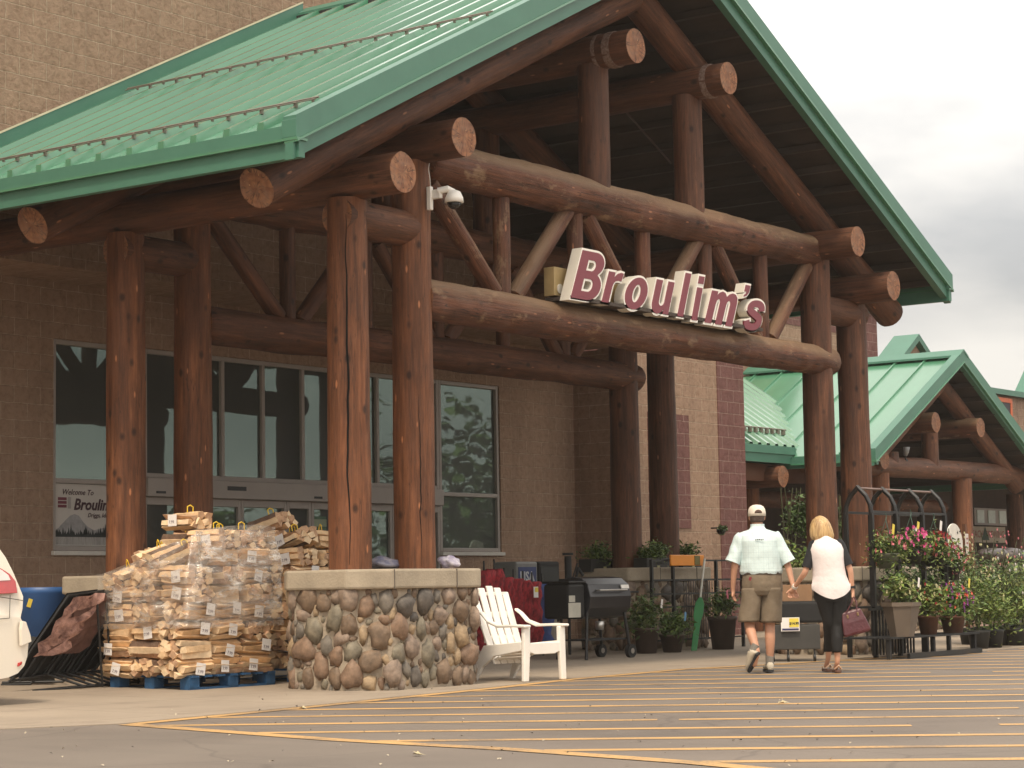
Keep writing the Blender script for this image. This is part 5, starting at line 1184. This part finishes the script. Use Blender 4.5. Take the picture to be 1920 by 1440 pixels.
# white leaf-cut garden screen, sign post
x = xat(1790, 15.2); t = thing('garden_screen', 'white rounded garden screen with dark cut leaves behind the hanging baskets', 'screen', (x, 15.2, gz(15.2)))
g = MB(); pl_ = [(-.28, .2), (.33, .2)]+[(.03+.32*math.cos(a), 1.45+.38*math.sin(a)) for a in [math.pi*q/14 for q in range(15)]]
g.prism(pl_, -.012, .012, 0, lambda a, b, z: (a, z, b)); g.build('panel', mat('screen_white', (.66, .62, .55), .6), t)
g = MB(); rg = random.Random(3)
for _ in range(70):
    a, r_ = rg.uniform(0, 6.3), rg.uniform(.03, .30); c = Vector((.03+math.cos(a)*r_*.9, -.014, rg.uniform(.5, 1.72))); th = rg.uniform(0, 3.1); L = rg.uniform(.02, .045)
    d = Vector((math.cos(th), 0, math.sin(th)))*L; e_ = Vector((-math.sin(th), 0, math.cos(th)))*L*.4; g.add([c-d, c+e_, c+d, c-e_], [(0, 1, 2, 3)])
g.build('leaf_cutouts', mat('cutout_dark', (.02, .02, .018), .9), t)
x = xat(1812, 14.6); t = thing('post_sign', 'narrow white notice on a brown post in front of the far porch', 'sign', (x, 14.6, gz(14.6)))
MB().box((0, 0, .9), (.05, .05, 1.8)).build('post', WD, t); MB().box((0, -.035, 1.48), (.115, .012, .33)).build('notice', mat('notice_white', (.62, .55, .5), .6), t, .006)
g = MB()
for z in (1.57, 1.50, 1.40): g.box((0, -.043, z), (.06, .002, .028))
g.build('notice_marks', mat('notice_red', (.3, .12, .1), .7), t)

# ------------------------------------------------------------------ welcome sign in the left window
t = thing('welcome_sign', "printed Welcome To Broulim's sign with a mountain lake in the left window", 'sign')
x0, x1, z0, z1 = 17.92, 19.06, 1.555, 2.305; yy = YW+.055
MB().bb(x0, x1, yy, yy+.006, z0, z1).build('sheet', mat('sheet_grey', (.50, .46, .42), .6, .04), t)
INK = mat('ink_plum', (.06, .025, .035), .7); GRY = mat('ink_grey', (.20, .20, .20), .7); DKI = mat('ink_forest', (.025, .03, .03), .7)
text_part('lettering', 'Welcome To', INK, t, frameY(x0+.12, yy-.004, z1-.13), .095, .001, .3)
text_part('lettering', "Broulim's", INK, t, frameY(x0+.31, yy-.004, z1-.31), .19, .006, .25)
text_part('lettering', 'Driggs, Idaho', INK, t, frameY(x0+.54, yy-.004, z1-.40), .075, .001, .3)
g = MB(); y = yy-.003
for k in range(3): g.bb(x0+.06, x0+.20, y-.001, y, z1-.20-.045*k, z1-.165-.045*k)
g.build('logo_mark', mat('logo_plum', (.16, .03, .05), .7), t); MB().bb(x0+.22, x0+.27, y-.001, y, z1-.30, z1-.16).build('logo_side', mat('logo_grey', (.36, .33, .31), .7), t)
ml = [(x0, z0+.14), (x0+.10, z0+.24), (x0+.20, z0+.32), (x0+.26, z0+.365), (x0+.33, z0+.385), (x0+.40, z0+.365), (x0+.47, z0+.29), (x0+.55, z0+.23), (x0+.65, z0+.19), (x0+.8, z0+.22), (x1, z0+.17), (x1, z0+.12), (x0, z0+.12)]
g = MB(); g.add([(a, yy-.0015, b) for a, b in ml], [tuple(range(len(ml)))]); g.build('mountain', mat('mountain_grey', (.30, .29, .29), .7, .25, 14), t)
MB().bb(x0, x1, yy-.0012, yy-.0005, z0+.01, z0+.118).build('lake', mat('lake_grey', (.34, .32, .30), .7, .3, 12, stretch=(3, 1, .4)), t)
g = MB(); rg = random.Random(9); x = x0
while x < x1-.03:
    h_ = rg.uniform(.05, .13) if rg.random() < .8 else rg.uniform(.15, .20); w_ = rg.uniform(.018, .034)
    g.add([(x-w_, yy-.003, z0+.115), (x+w_, yy-.003, z0+.115), (x, yy-.003, z0+.115+h_)], [(0, 1, 2)]); x += rg.uniform(.018, .04)
g.bb(x0, x1, yy-.0035, yy-.0028, z0+.105, z0+.13); g.build('treeline', DKI, t)

# ------------------------------------------------------------------ trees across the lot (seen in the window glass)
g = MB(); rg = random.Random(4)
for i in range(16):
    x = 52+i*5.2+rg.uniform(-2, 2); y = -18-i*3.0+rg.uniform(-3, 3); h_ = rg.uniform(2.5, 6.5)
    g.leaves((x, y, h_*.6), (1.9, 1.9, h_*.42), 300, .7, (0, 0, 1), 200+i, 12, .6); g.tube((x, y, 0), (x, y, h_*.6), .22, .1, 8, 2, 0, 1)
g.leaves((61.5, -7.5, 4.6), (2.8, 2.8, 3.2), 1500, .5, (0, 0, 1), 777, 30, .6); g.tube((61.5, -7.5, 0), (61.5, -7.5, 4), .2, .1, 8, 2, 0, 1)
g.leaves((66, -9, 3.2), (3.2, 2.8, 2.2), 900, .5, (0, 1, 1), 778, 24, .6)
for i in range(40):
    x = 30+i*4.5; g.leaves((x+30, -70+rg.uniform(-6, 6), 1.6), (4.5, 3, 1.6), 90, 1.4, (0, 1), 300+i, 8, .7)
tag(g.build('far_trees', LEAF), 'distant line of trees across the parking lot mirrored in the glass', 'trees', kind='stuff')

# ------------------------------------------------------------------ the walking couple
SKIN = mat('skin', (.52, .27, .17), .55, .14, 8); SKIN2 = mat('skin_fair', (.58, .31, .20), .55, .12, 8)
def skin_body(parent, verts, edges, m, name='body'):
    names = list(verts); me = bpy.data.meshes.new(name); me.from_pydata([verts[n][0] for n in names], [(names.index(a), names.index(b)) for a, b in edges], []); me.materials.append(m)
    o = bpy.data.objects.new(name, me); COL.objects.link(o); o.parent = parent
    sk = o.modifiers.new('skin', 'SKIN'); sk.use_smooth_shade = True
    for i, n in enumerate(names):
        r = verts[n][1]; r = r if isinstance(r, tuple) else (r, r); me.skin_vertices[0].data[i].radius = r; me.skin_vertices[0].data[i].use_root = (i == 0)
    sb = o.modifiers.new('sub', 'SUBSURF'); sb.levels = sb.render_levels = 2
    return o
def hand(V, E, pre, wrist, palm, d, side, curl=.35):
    # d: direction fingers hang; side: direction across the palm; five fingers of unequal length
    d = Vector(d).normalized(); side = Vector(side).normalized(); up = d.cross(side)
    V[pre+'palm'] = (tuple(Vector(palm)), (.026, .018)); E.append((wrist, pre+'palm'))
    for i, (o_, L) in enumerate(((-.026, .062), (-.009, .074), (.009, .070), (.026, .054))):
        k = Vector(palm)+d*.035+side*o_; a = k+d*L*.45+up*L*.10; b = a+d*L*.42*(1-curl)+up*L*curl*.5
        V['%sk%d' % (pre, i)] = (tuple(k), .0105); V['%sa%d' % (pre, i)] = (tuple(a), .0095); V['%sb%d' % (pre, i)] = (tuple(b), .008)
        E += [(pre+'palm', '%sk%d' % (pre, i)), ('%sk%d' % (pre, i), '%sa%d' % (pre, i)), ('%sa%d' % (pre, i), '%sb%d' % (pre, i))]
    k = Vector(palm)-side*.032+d*.005; a = k-side*.022+d*.030; V[pre+'t0'] = (tuple(k), .012); V[pre+'t1'] = (tuple(a), .010); E += [(pre+'palm', pre+'t0'), (pre+'t0', pre+'t1')]
def ground_at(d, px): lat = (px-960)/FPX*d; return fwd*d+rgt*lat
# man
pm = ground_at(23.35, 1412); man = thing('person', 'man in white cap, pale plaid shirt and khaki shorts walking away holding a hand', 'person', (pm.x, pm.y, .004), yaw-R(90))
V = {'pelvis': ((.05, 0, .98), (.15, .11)), 'waist': ((.045, 0, 1.10), (.145, .11)), 'chest': ((.02, .01, 1.33), (.17, .115)), 'neckb': ((.017, .02, 1.50), (.075, .07)), 'neck': ((.017, .03, 1.565), .055), 'skull': ((.017, .045, 1.66), (.074, .088)), 'crown': ((.017, .045, 1.725), (.066, .078)),
     'lsh': ((-.165, .01, 1.45), .06), 'lel': ((-.245, -.02, 1.13), .040), 'lwr': ((-.262, .03, .905), .027),
     'rsh': ((.20, .01, 1.45), .06), 'rel': ((.325, -.04, 1.13), .040), 'rwr': ((.362, -.13, .915), .027),
     'lhip': ((-.045, 0, .88), .095), 'lkn': ((-.10, .03, .51), .060), 'lcf': ((-.085, -.08, .40), .058), 'lan': ((-.045, -.20, .225), .034), 'lball': ((-.085, -.14, .07), .034),
     'rhip': ((.145, 0, .88), .095), 'rkn': ((.122, .05, .50), .060), 'rcf': ((.120, .02, .36), .060), 'ran': ((.112, .05, .10), .036), 'rball': ((.105, .18, .045), .034)}
E = [('pelvis', 'waist'), ('waist', 'chest'), ('chest', 'neckb'), ('neckb', 'neck'), ('neck', 'skull'), ('skull', 'crown'), ('chest', 'lsh'), ('lsh', 'lel'), ('lel', 'lwr'), ('chest', 'rsh'), ('rsh', 'rel'), ('rel', 'rwr'),
     ('pelvis', 'lhip'), ('lhip', 'lkn'), ('lkn', 'lcf'), ('lcf', 'lan'), ('lan', 'lball'), ('pelvis', 'rhip'), ('rhip', 'rkn'), ('rkn', 'rcf'), ('rcf', 'ran'), ('ran', 'rball')]
hand(V, E, 'L', 'lwr', (-.258, .045, .845), (.12, .1, -1), (.35, .9, 0)); hand(V, E, 'R', 'rwr', (.375, -.155, .862), (.12, -.1, -1), (.9, .2, 0), .6)
skin_body(man, V, E, SKIN)
g = MB()
for sx in (-1, 1): g.blob((.017+sx*.079, .04, 1.655), (.012, .022, .032), 2, .1)
g.blob((.017, .142, 1.645), (.014, .022, .022), 2, .1); g.build('ears_and_nose', SKIN, man)
g = MB()
for sx in (-1, 1): g.blob((.017+sx*.03, .125, 1.672), (.012, .010, .007), 2, 0)
g.build('eyes', mat('eye_dark', (.03, .02, .02), .3), man)
g = MB(); g.loft([((.017, .035, 1.60), .060, .066), ((.017, .035, 1.62), .077, .088), ((.017, .04, 1.67), .084, .097), ((.017, .045, 1.71), .083, .096)], n=28); g.build('hair', mat('grey_hair', (.11, .075, .06), .9, .4, 60), man)
CAPW = mat('cap_white', (.74, .66, .55), .8, .06, 8, bump=.1, bscale=80)
g = MB(); g.loft([((.017, .045, 1.668), .094, .112), ((.017, .045, 1.70), .096, .114), ((.017, .045, 1.74), .090, .106), ((.017, .045, 1.77), .072, .086), ((.017, .045, 1.787), .042, .05), ((.017, .045, 1.791), .01, .012)], n=32)
g.prism([(-.075+.017, .12), (-.065+.017, .19), (-.03+.017, .225), (.03+.017, .225), (.065+.017, .19), (.075+.017, .12)], 1.672, 1.680); cp_ = g.build('cap', CAPW, man)
g = MB(); g.loft([((.022, -.0665, 1.698), .040, .006), ((.022, -.0675, 1.712), .038, .006), ((.022, -.066, 1.727), .026, .006), ((.022, -.062, 1.734), .008, .006)], n=18); g.build('cap_opening', mat('cap_gap', (.10, .06, .045), .9), cp_)
def plaid(name, base, l1, l2, sc_=1.0):
    s = NT(name); oc = s.n('ShaderNodeTexCoord').outputs['Object']; sp = s.n('ShaderNodeSeparateXYZ', {0: oc}); c = s.ramp(s.noise(oc, 5, 4), [(.3, tuple(q*.88 for q in base)), (.7, base)])
    for ax_, per, wd, col in ((0, .052, .10, l1), (2, .058, .10, l1), (0, .021, .09, l2), (2, .024, .09, l2)):
        m1 = s.n('ShaderNodeMath', {0: sp.outputs[ax_], 1: per*sc_}, operation='DIVIDE'); fr = s.n('ShaderNodeMath', {0: m1.outputs[0]}, operation='FRACT'); lt_ = s.n('ShaderNodeMath', {0: fr.outputs[0], 1: wd}, operation='LESS_THAN'); h_ = s.n('ShaderNodeMath', {0: lt_.outputs[0], 1: .5}, operation='MULTIPLY')
        c = s.mix(h_.outputs[0], c, col)
    s.l(c, s.b.inputs['Base Color']); s.b.inputs['Roughness'].default_value = .85; s.bump(s.noise(s.mapp(oc, (1, 1, .5)), 14, 4), .9, .012); return s.m
PLD = plaid('plaid_shirt', (.64, .76, .75), (.46, .56, .56), (.50, .66, .70))
def wav(r, i, k, a=.02): return r*(1+a*math.sin(i*2.1+k))
g = MB(); rings = [((.045, 0, 1.045), .215, .150), ((.045, 0, 1.075), .228, .160), ((.045, 0, 1.11), .226, .158), ((.04, 0, 1.20), .218, .150), ((.025, .0, 1.32), .222, .148), ((.02, .0, 1.40), .232, .142), ((.017, .01, 1.455), .232, .128), ((.017, .015, 1.495), .185, .108), ((.017, .02, 1.525), .095, .082), ((.017, .025, 1.555), .072, .072), ((.017, .028, 1.582), .070, .070)]
g.cloth(rings, n=44, caps=False, amp=.013, f=9, seed=3)
for sx, sh, el in ((-1, (-.150, .01, 1.455), (-.262, -.01, 1.175)), (1, (.185, .01, 1.455), (.335, -.03, 1.165))):
    a, b = Vector(sh), Vector(el); z = (b-a).normalized(); q = z.to_track_quat('-Z', 'Y').to_matrix()
    g.cloth([(a-z*.02, .06, .065, q), (a+z*.03, .082, .078, q), (a.lerp(b, .4), .078, .076, q), (a.lerp(b, .75), .080, .078, q), (b, .084, .080, q)], n=28, caps=False, amp=.009, f=14)
g.build('plaid_shirt', PLD, man)
g = MB()
for dx_, w_ in ((-.036, .012), (-.018, .016), (.004, .020), (.026, .014), (.042, .010)): g.box((.012+dx_, -.1535, 1.412+.002*math.sin(dx_*200)), (w_, .004, .013))
g.build('shirt_print', mat('print_dark', (.16, .18, .18), .8), man)
KH = mat('khaki_cotton', (.20, .155, .105), .88, .22, 5, bump=.5, bscale=14, bdist=.02)
g = MB(); g.cloth([((.045, 0, 1.062), .205, .145), ((.045, 0, 1.02), .212, .152), ((.048, 0, .93), .218, .152), ((.05, 0, .87), .216, .142), ((.05, 0, .82), .19, .11)], n=40, amp=.008, f=10)
for c0_, c1_, rx, dx in (((-.055, 0, .90), (-.105, .015, .54), .118, 0), ((.150, 0, .90), (.132, .03, .53), .118, 0)):
    a, b = Vector(c0_), Vector(c1_); g.cloth([(a, .112, .13), (a.lerp(b, .3), .114, .122), (a.lerp(b, .65), .114, .118), (b, .116, .118), (b+Vector((0, 0, .02)), .10, .105)], n=32, caps=True, amp=.012, f=10, seed=dx+c0_[0]*9)
g.build('khaki_shorts', KH, man)
g = MB(); g.loft([((.045, 0, 1.043), .214, .155), ((.045, 0, 1.068), .212, .153)], n=36, caps=False); g.build('belt', mat('belt_brown', (.05, .035, .025), .7), man)
MB().box((-.095, -.158, 1.0), (.026, .004, .04), rot=Matrix.Rotation(.3, 3, 'Y')).build('pocket_label', mat('label_maroon', (.20, .02, .03), .7), man)
SCK = mat('grey_sock', (.19, .17, .145), .95, .2, 40); SHO = mat('beige_shoe', (.52, .46, .36), .75, .12, 20); SOL = mat('dark_sole', (.02, .02, .022), .8)
def shoe(par, ankle, heel, toe, lift_n, m, sole, sock=None, w2=.048):
    ankle, heel, toe = Vector(ankle), Vector(heel), Vector(toe); f = (toe-heel).normalized(); L = (toe-heel).length; up = Vector(lift_n).normalized(); sd_ = f.cross(up).normalized(); M = Matrix((sd_, up, -f)).transposed()
    g = MB(); rr = []
    for s_, wx, hy in ((0, .026, .032), (.05, .038, .046), (.2, .041, .052), (.4, .040, .046), (.62, .047, .034), (.85, .044, .026), (.97, .028, .018), (1, .012, .010)):
        rr.append((heel+f*L*s_+up*(hy+.018), wx, hy, M))
    g.loft(rr, n=20); g.build('shoe', m, par)
    g = MB(); pts = []
    ol = [(0, .02), (.04, .034), (.2, .040), (.42, .036), (.65, .049), (.88, .045), (.98, .028), (1.02, .01)]
    poly = [(heel+f*L*s_+sd_*w_) for s_, w_ in ol]+[(heel+f*L*s_-sd_*w_) for s_, w_ in reversed(ol)]; k = len(poly)
    g.add([p for p in poly]+[p+up*.024 for p in poly], [tuple(range(k)), tuple(range(2*k-1, k-1, -1))]+[(i, k+i, k+(i+1) % k, (i+1) % k) for i in range(k)]); g.build('sole', sole, par)
    if sock:
        a = ankle; b = heel+f*L*.18+up*.075; g = MB(); g.tube(a, b, .043, .045, 16, 2); g.build('sock', sock, par)
shoe(man, (.112, .05, .21), (.112, -.02, .006), (.098, .27, .006), (0, 0, 1), SHO, SOL, SCK)
shoe(man, (-.055, -.17, .30), (-.03, -.24, .215), (-.115, -.09, .012), (-.75, .38, .55), SHO, SOL, SCK)
# woman
pw = ground_at(23.0, 1552); wom = thing('person', 'blonde woman in a pale pink vest and black trousers with a maroon bag, walking away', 'person', (pw.x, pw.y, .004), yaw-R(90))
V = {'pelvis': ((-.018, 0, .90), (.12, .085)), 'waist': ((-.03, 0, 1.06), (.10, .07)), 'chest': ((-.05, .01, 1.24), (.11, .08)), 'neckb': ((-.065, .04, 1.38), (.055, .055)), 'neck': ((-.08, .06, 1.43), .042), 'skull': ((-.10, .09, 1.51), (.062, .075)), 'crown': ((-.10, .09, 1.575), (.055, .068)),
     'lsh': ((-.195, .01, 1.335), .036), 'lel': ((-.292, -.02, 1.05), .034), 'lwr': ((-.385, .13, .905), .023),
     'rsh': ((.090, .01, 1.345), .036), 'rel': ((.187, -.03, 1.07), .034), 'rwr': ((.207, .0, .872), .023),
     'rhip': ((.05, 0, .80), .088), 'rkn': ((.035, .03, .48), .055), 'rcf': ((.030, .0, .36), .050), 'ran': ((.025, .0, .105), .027), 'rball': ((.02, .13, .035), .027),
     'lhip': ((-.085, 0, .80), .088), 'lkn': ((-.03, .06, .48), .055), 'lcf': ((-.025, .16, .36), .048), 'lan': ((-.03, .30, .13), .027), 'lball': ((-.045, .40, .045), .026)}
E = [('pelvis', 'waist'), ('waist', 'chest'), ('chest', 'neckb'), ('neckb', 'neck'), ('neck', 'skull'), ('skull', 'crown'), ('chest', 'lsh'), ('lsh', 'lel'), ('lel', 'lwr'), ('chest', 'rsh'), ('rsh', 'rel'), ('rel', 'rwr'),
     ('pelvis', 'lhip'), ('lhip', 'lkn'), ('lkn', 'lcf'), ('lcf', 'lan'), ('lan', 'lball'), ('pelvis', 'rhip'), ('rhip', 'rkn'), ('rkn', 'rcf'), ('rcf', 'ran'), ('ran', 'rball')]
hand(V, E, 'L', 'lwr', (-.412, .165, .868), (-.25, .3, -1), (.9, .3, 0), .6); hand(V, E, 'R', 'rwr', (.212, .01, .815), (.02, .05, -1), (.3, .95, 0), .7)
skin_body(wom, V, E, SKIN2)
g = MB(); g.blob((-.10, .178, 1.50), (.012, .018, .018), 2, .1)
for sx in (-1, 1): g.blob((-.10+sx*.066, .09, 1.51), (.010, .018, .026), 2, .1)
g.build('ears_and_nose', SKIN2, wom)
g = MB()
for sx in (-1, 1): g.blob((-.10+sx*.027, .160, 1.525), (.010, .009, .006), 2, 0)
g.build('eyes', MATS['eye_dark'], wom)
def hair_mat():
    s = NT('blonde_hair'); oc = s.n('ShaderNodeTexCoord').outputs['Object']; c = s.ramp(s.noise(s.mapp(oc, (38, 38, 3)), 1.5, 5), [(.3, (.26, .14, .055)), (.48, (.52, .33, .14)), (.7, (.70, .50, .26))])
    dk = s.noise(s.mapp(oc, (9, 9, 2.2), (1.3, 0, 0)), 1, 3); c = s.mix(s.ramp(dk, [(.5, (0, 0, 0)), (.68, (.7, .7, .7))]), c, (.16, .09, .045))
    s.l(c, s.b.inputs['Base Color']); s.b.inputs['Roughness'].default_value = .5; s.bump(s.noise(s.mapp(oc, (60, 60, 3)), 1.5, 3), .7, .01); return s.m
g = MB(); hr = [((-.085, .055, 1.385), .095, .060), ((-.085, .045, 1.395), .112, .082), ((-.09, .05, 1.44), .128, .105), ((-.095, .065, 1.50), .122, .118), ((-.10, .075, 1.56), .107, .115), ((-.10, .085, 1.61), .080, .09), ((-.10, .09, 1.64), .045, .05), ((-.10, .09, 1.652), .012, .014)]
g.loft(hr, n=36); ob = g.build('hair', hair_mat(), wom)
VST = mat('pink_vest', (.78, .70, .68), .8, .07, 3, bump=.45, bscale=9, bdist=.03); BSH = mat('black_knit', (.012, .012, .014), .85); PAN = mat('black_trousers', (.012, .012, .012), .8, .2, 6, bump=.4, bscale=9)
g = MB(); n_ = 40; rings = [(.80, -.018, .205, .145), (.86, -.018, .208, .148), (.93, -.02, .200, .142), (1.02, -.03, .178, .125), (1.10, -.038, .172, .120), (1.20, -.048, .180, .125), (1.29, -.053, .182, .120), (1.345, -.055, .168, .105), (1.385, -.06, .125, .085), (1.41, -.068, .075, .065), (1.435, -.075, .055, .055)]
pts = []
for i, (z, cx, rx, ry) in enumerate(rings):
    for k in range(n_):
        th = 2*math.pi*k/n_; x = cx+math.cos(th)*rx; y = math.sin(th)*(ry*1.10+.006)+(.0 if z < 1.3 else .012)
        zz = z
        if i < 2: zz = z+.075*abs(math.cos(th))**2.2-(.03 if math.sin(th) < 0 else 0)*(1-abs(math.cos(th)))*(1-i)
        w_ = .007*noise.noise(Vector((x*9, y*9, zz*5+x*6))); pts.append((x+w_*math.cos(th), y+w_*math.sin(th)*1.4, zz))
g.add(pts, [(i*n_+k, i*n_+(k+1) % n_, (i+1)*n_+(k+1) % n_, (i+1)*n_+k) for i in range(len(rings)-1) for k in range(n_)], 0, None, True); g.build('pink_vest', VST, wom)
g = MB()
for sh, el in (((-.175, .02, 1.35), (-.272, -.01, 1.10)), ((.075, .02, 1.36), (.172, -.02, 1.12))):
    a, b = Vector(sh), Vector(el); z = (b-a).normalized(); q = z.to_track_quat('-Z', 'Y').to_matrix(); g.loft([(a-z*.035, .030, .035, q), (a-z*.01, .052, .056, q), (a+z*.03, .062, .062, q), (a.lerp(b, .5), .056, .056, q), (b, .054, .052, q)], n=20, caps=False)
g.build('black_sleeves', BSH, wom)
g = MB(); g.cloth([((-.018, 0, .97), .15, .10), ((-.018, 0, .90), .18, .125), ((-.018, 0, .80), .190, .130), ((-.018, 0, .74), .17, .115)], n=36, amp=.006, f=10)
for leg in (((.055, 0, .80), (.038, .03, .50), (.033, .0, .37), (.027, .0, .215)), ((-.085, 0, .80), (-.035, .06, .50), (-.028, .15, .37), (-.03, .255, .215))):
    g.cloth([(leg[0], .10, .115), (Vector(leg[0]).lerp(Vector(leg[1]), .5), .088, .10), (leg[1], .068, .075), (leg[2], .062, .068), (leg[3], .052, .054)], n=26, amp=.007, f=14)
g.build('black_trousers', PAN, wom)
SAN = mat('sandal_tan', (.62, .42, .30), .6); SOB = mat('sandal_sole', (.10, .05, .035), .8)
for (hx, hy), (tx_, ty_) in (((.028, -.045), (.018, .185)), ((-.022, .245), (-.05, .46))):
    h_ = Vector((hx, hy, .004)); e_ = Vector((tx_, ty_, .004)); f = (e_-h_).normalized(); sd_ = Vector((f.y, -f.x, 0)); ol = [(0, .02), (.1, .034), (.4, .030), (.7, .042), (.92, .034), (1, .012)]; L = (e_-h_).length
    poly = [h_+f*L*s_+sd_*w_ for s_, w_ in ol]+[h_+f*L*s_-sd_*w_ for s_, w_ in reversed(ol)]; k = len(poly)
    g = MB(); g.add(poly+[p+Vector((0, 0, .028)) for p in poly], [tuple(range(k-1, -1, -1)), tuple(range(k, 2*k))]+[(i, (i+1) % k, k+(i+1) % k, k+i) for i in range(k)]); sl_ = g.build('sandal', SOB, wom, .004)
    g = MB(); m_ = h_+f*L*.66; g.loft([(m_+Vector((0, 0, .045))-f*.02, .044, .03, Matrix.Rotation(R(90), 3, 'X')), (m_+Vector((0, 0, .04))+f*.025, .044, .026, Matrix.Rotation(R(90), 3, 'X'))], n=16, caps=False); m_ = h_+f*L*.10
    g.path([m_+sd_*.034+Vector((0, 0, .04)), m_-f*.035+Vector((0, 0, .075)), m_-sd_*.034+Vector((0, 0, .04))], .008, 8); g.build('strap', SAN, sl_)
g = MB(); g.tube((-.378, .12, .917), (-.388, .14, .898), .030, n=16); g.build('bracelet', mat('bracelet_white', (.75, .7, .62), .3), wom)
g = MB(); g.tube((.204, 0, .905), (.206, 0, .880), .029, n=16); g.box((.23, -.012, .893), (.012, .03, .034)); g.build('wristwatch', BLK, wom)
# handbag
bo = pw+rgt*((1594-1552)/FPX*23.0)+fwd*(-.03)
t = thing('handbag', "maroon leather handbag hanging from the woman's right hand", 'handbag', (bo.x, bo.y, .405), yaw-R(90))
BAG = mat('maroon_leather', (.085, .018, .022), .32, .25, 10, bump=.3, bscale=30)
g = MB(); M_ = Matrix.Rotation(R(-14), 3, 'Y'); pts = []
for z, wx, wy in ((0, .135, .06), (.03, .145, .066), (.14, .128, .055), (.24, .105, .032), (.26, .098, .022)):
    for sx, sy in ((-1, -1), (1, -1), (1, 1), (-1, 1)): pts.append(M_ @ Vector((sx*wx, sy*wy, z)))
g.add(pts, [(4*k+q, 4*k+(q+1) % 4, 4*k+4+(q+1) % 4, 4*k+4+q) for k in range(4) for q in range(4)]+[(3, 2, 1, 0), (16, 17, 18, 19)]); g.build('bag_body', BAG, t, .012)
g = MB(); g.path([M_ @ Vector((-.06, -.03, .24)), (-.05, -.02, .33), (-.035, 0, .39), (-.02, .0, .385), (.0, -.01, .33), M_ @ Vector((.06, -.03, .24))], .007, 8); g.build('handle', BAG, t)
g = MB(); g.tube(M_ @ Vector((-.055, -.062, .22)), M_ @ Vector((-.055, -.05, .19)), .010, n=8); g.tube(M_ @ Vector((.055, -.062, .22)), M_ @ Vector((.055, -.05, .19)), .010, n=8); g.build('buckle', mat('brass', (.7, .55, .3), .3, metal=.8), t)

t = thing('door_poster', 'green poster behind the glass of the right sliding door', 'poster')
p0_ = onY(588, 968, YW+.05); p1_ = onY(612, 1052, YW+.05)
MB().bb(p0_.x, p1_.x, YW+.045, YW+.055, p1_.z, p0_.z).build('sheet', mat('poster_green', (.045, .11, .055), .5, .2, 5), t); MB().bb(p0_.x, p1_.x, YW+.04, YW+.044, p0_.z-.14, p0_.z-.04).build('title_band', mat('poster_band', (.25, .30, .20), .5), t)
bagm = [mat('mulch_bag_a', (.22, .11, .08), .5, .5, 8, dirt=(.06, .04, .035)), mat('mulch_bag_b', (.05, .035, .032), .4, .4, 6), mat('mulch_bag_c', (.36, .24, .19), .5, .5, 9, dirt=(.1, .06, .05))]
k_ = 0
for r_, (z_, cnt_) in enumerate(((.12, 3), (.36, 3), (.60, 3), (.84, 3), (1.08, 2), (1.30, 2))):
    for c_ in range(cnt_):
        k_ += 1; x_ = xat(1850+38*c_+(12 if cnt_ == 2 else 0), 15.6)
        o_ = MB().blob((0, 0, 0), (.42, .30, .145), 3, .25, 0, seed=k_).build('mulch_bag', bagm[(k_*2+r_) % 3 if r_ < 5 else 1]); o_.location = (x_, 15.6, z_+gz(15.6)); o_.rotation_euler.z = rnd.uniform(-.2, .2)
        tag(o_, 'plastic bag of mulch, %s layer of the pile behind the shrubs, %s' % (('bottom', 'second', 'third', 'fourth', 'fifth', 'top')[r_], ('left', 'right', 'far right')[c_] if cnt_ == 2 else ('left', 'middle', 'right')[c_]), 'bag', 'mulch bags piled behind the shrubs')
# thin haze volume added to lift the dark tones like lens flare
g = MB(); g.bb(-60, 130, -110, 60, -1, 18)
hz = bpy.data.materials.new('flare_haze'); hz.use_nodes = True; ht = hz.node_tree; ht.nodes.remove(ht.nodes['Principled BSDF'])
pv = ht.nodes.new('ShaderNodeVolumePrincipled'); pv.inputs['Color'].default_value = (.95, .88, .80, 1); pv.inputs['Density'].default_value = .0006; pv.inputs['Anisotropy'].default_value = .2
ht.links.new(pv.outputs[0], ht.nodes['Material Output'].inputs['Volume'])
ho = g.build('haze', hz); ho['kind'] = 'stuff'; ho['label'] = 'thin warm haze volume over the whole lot, added to imitate lens flare'; ho['category'] = 'haze'
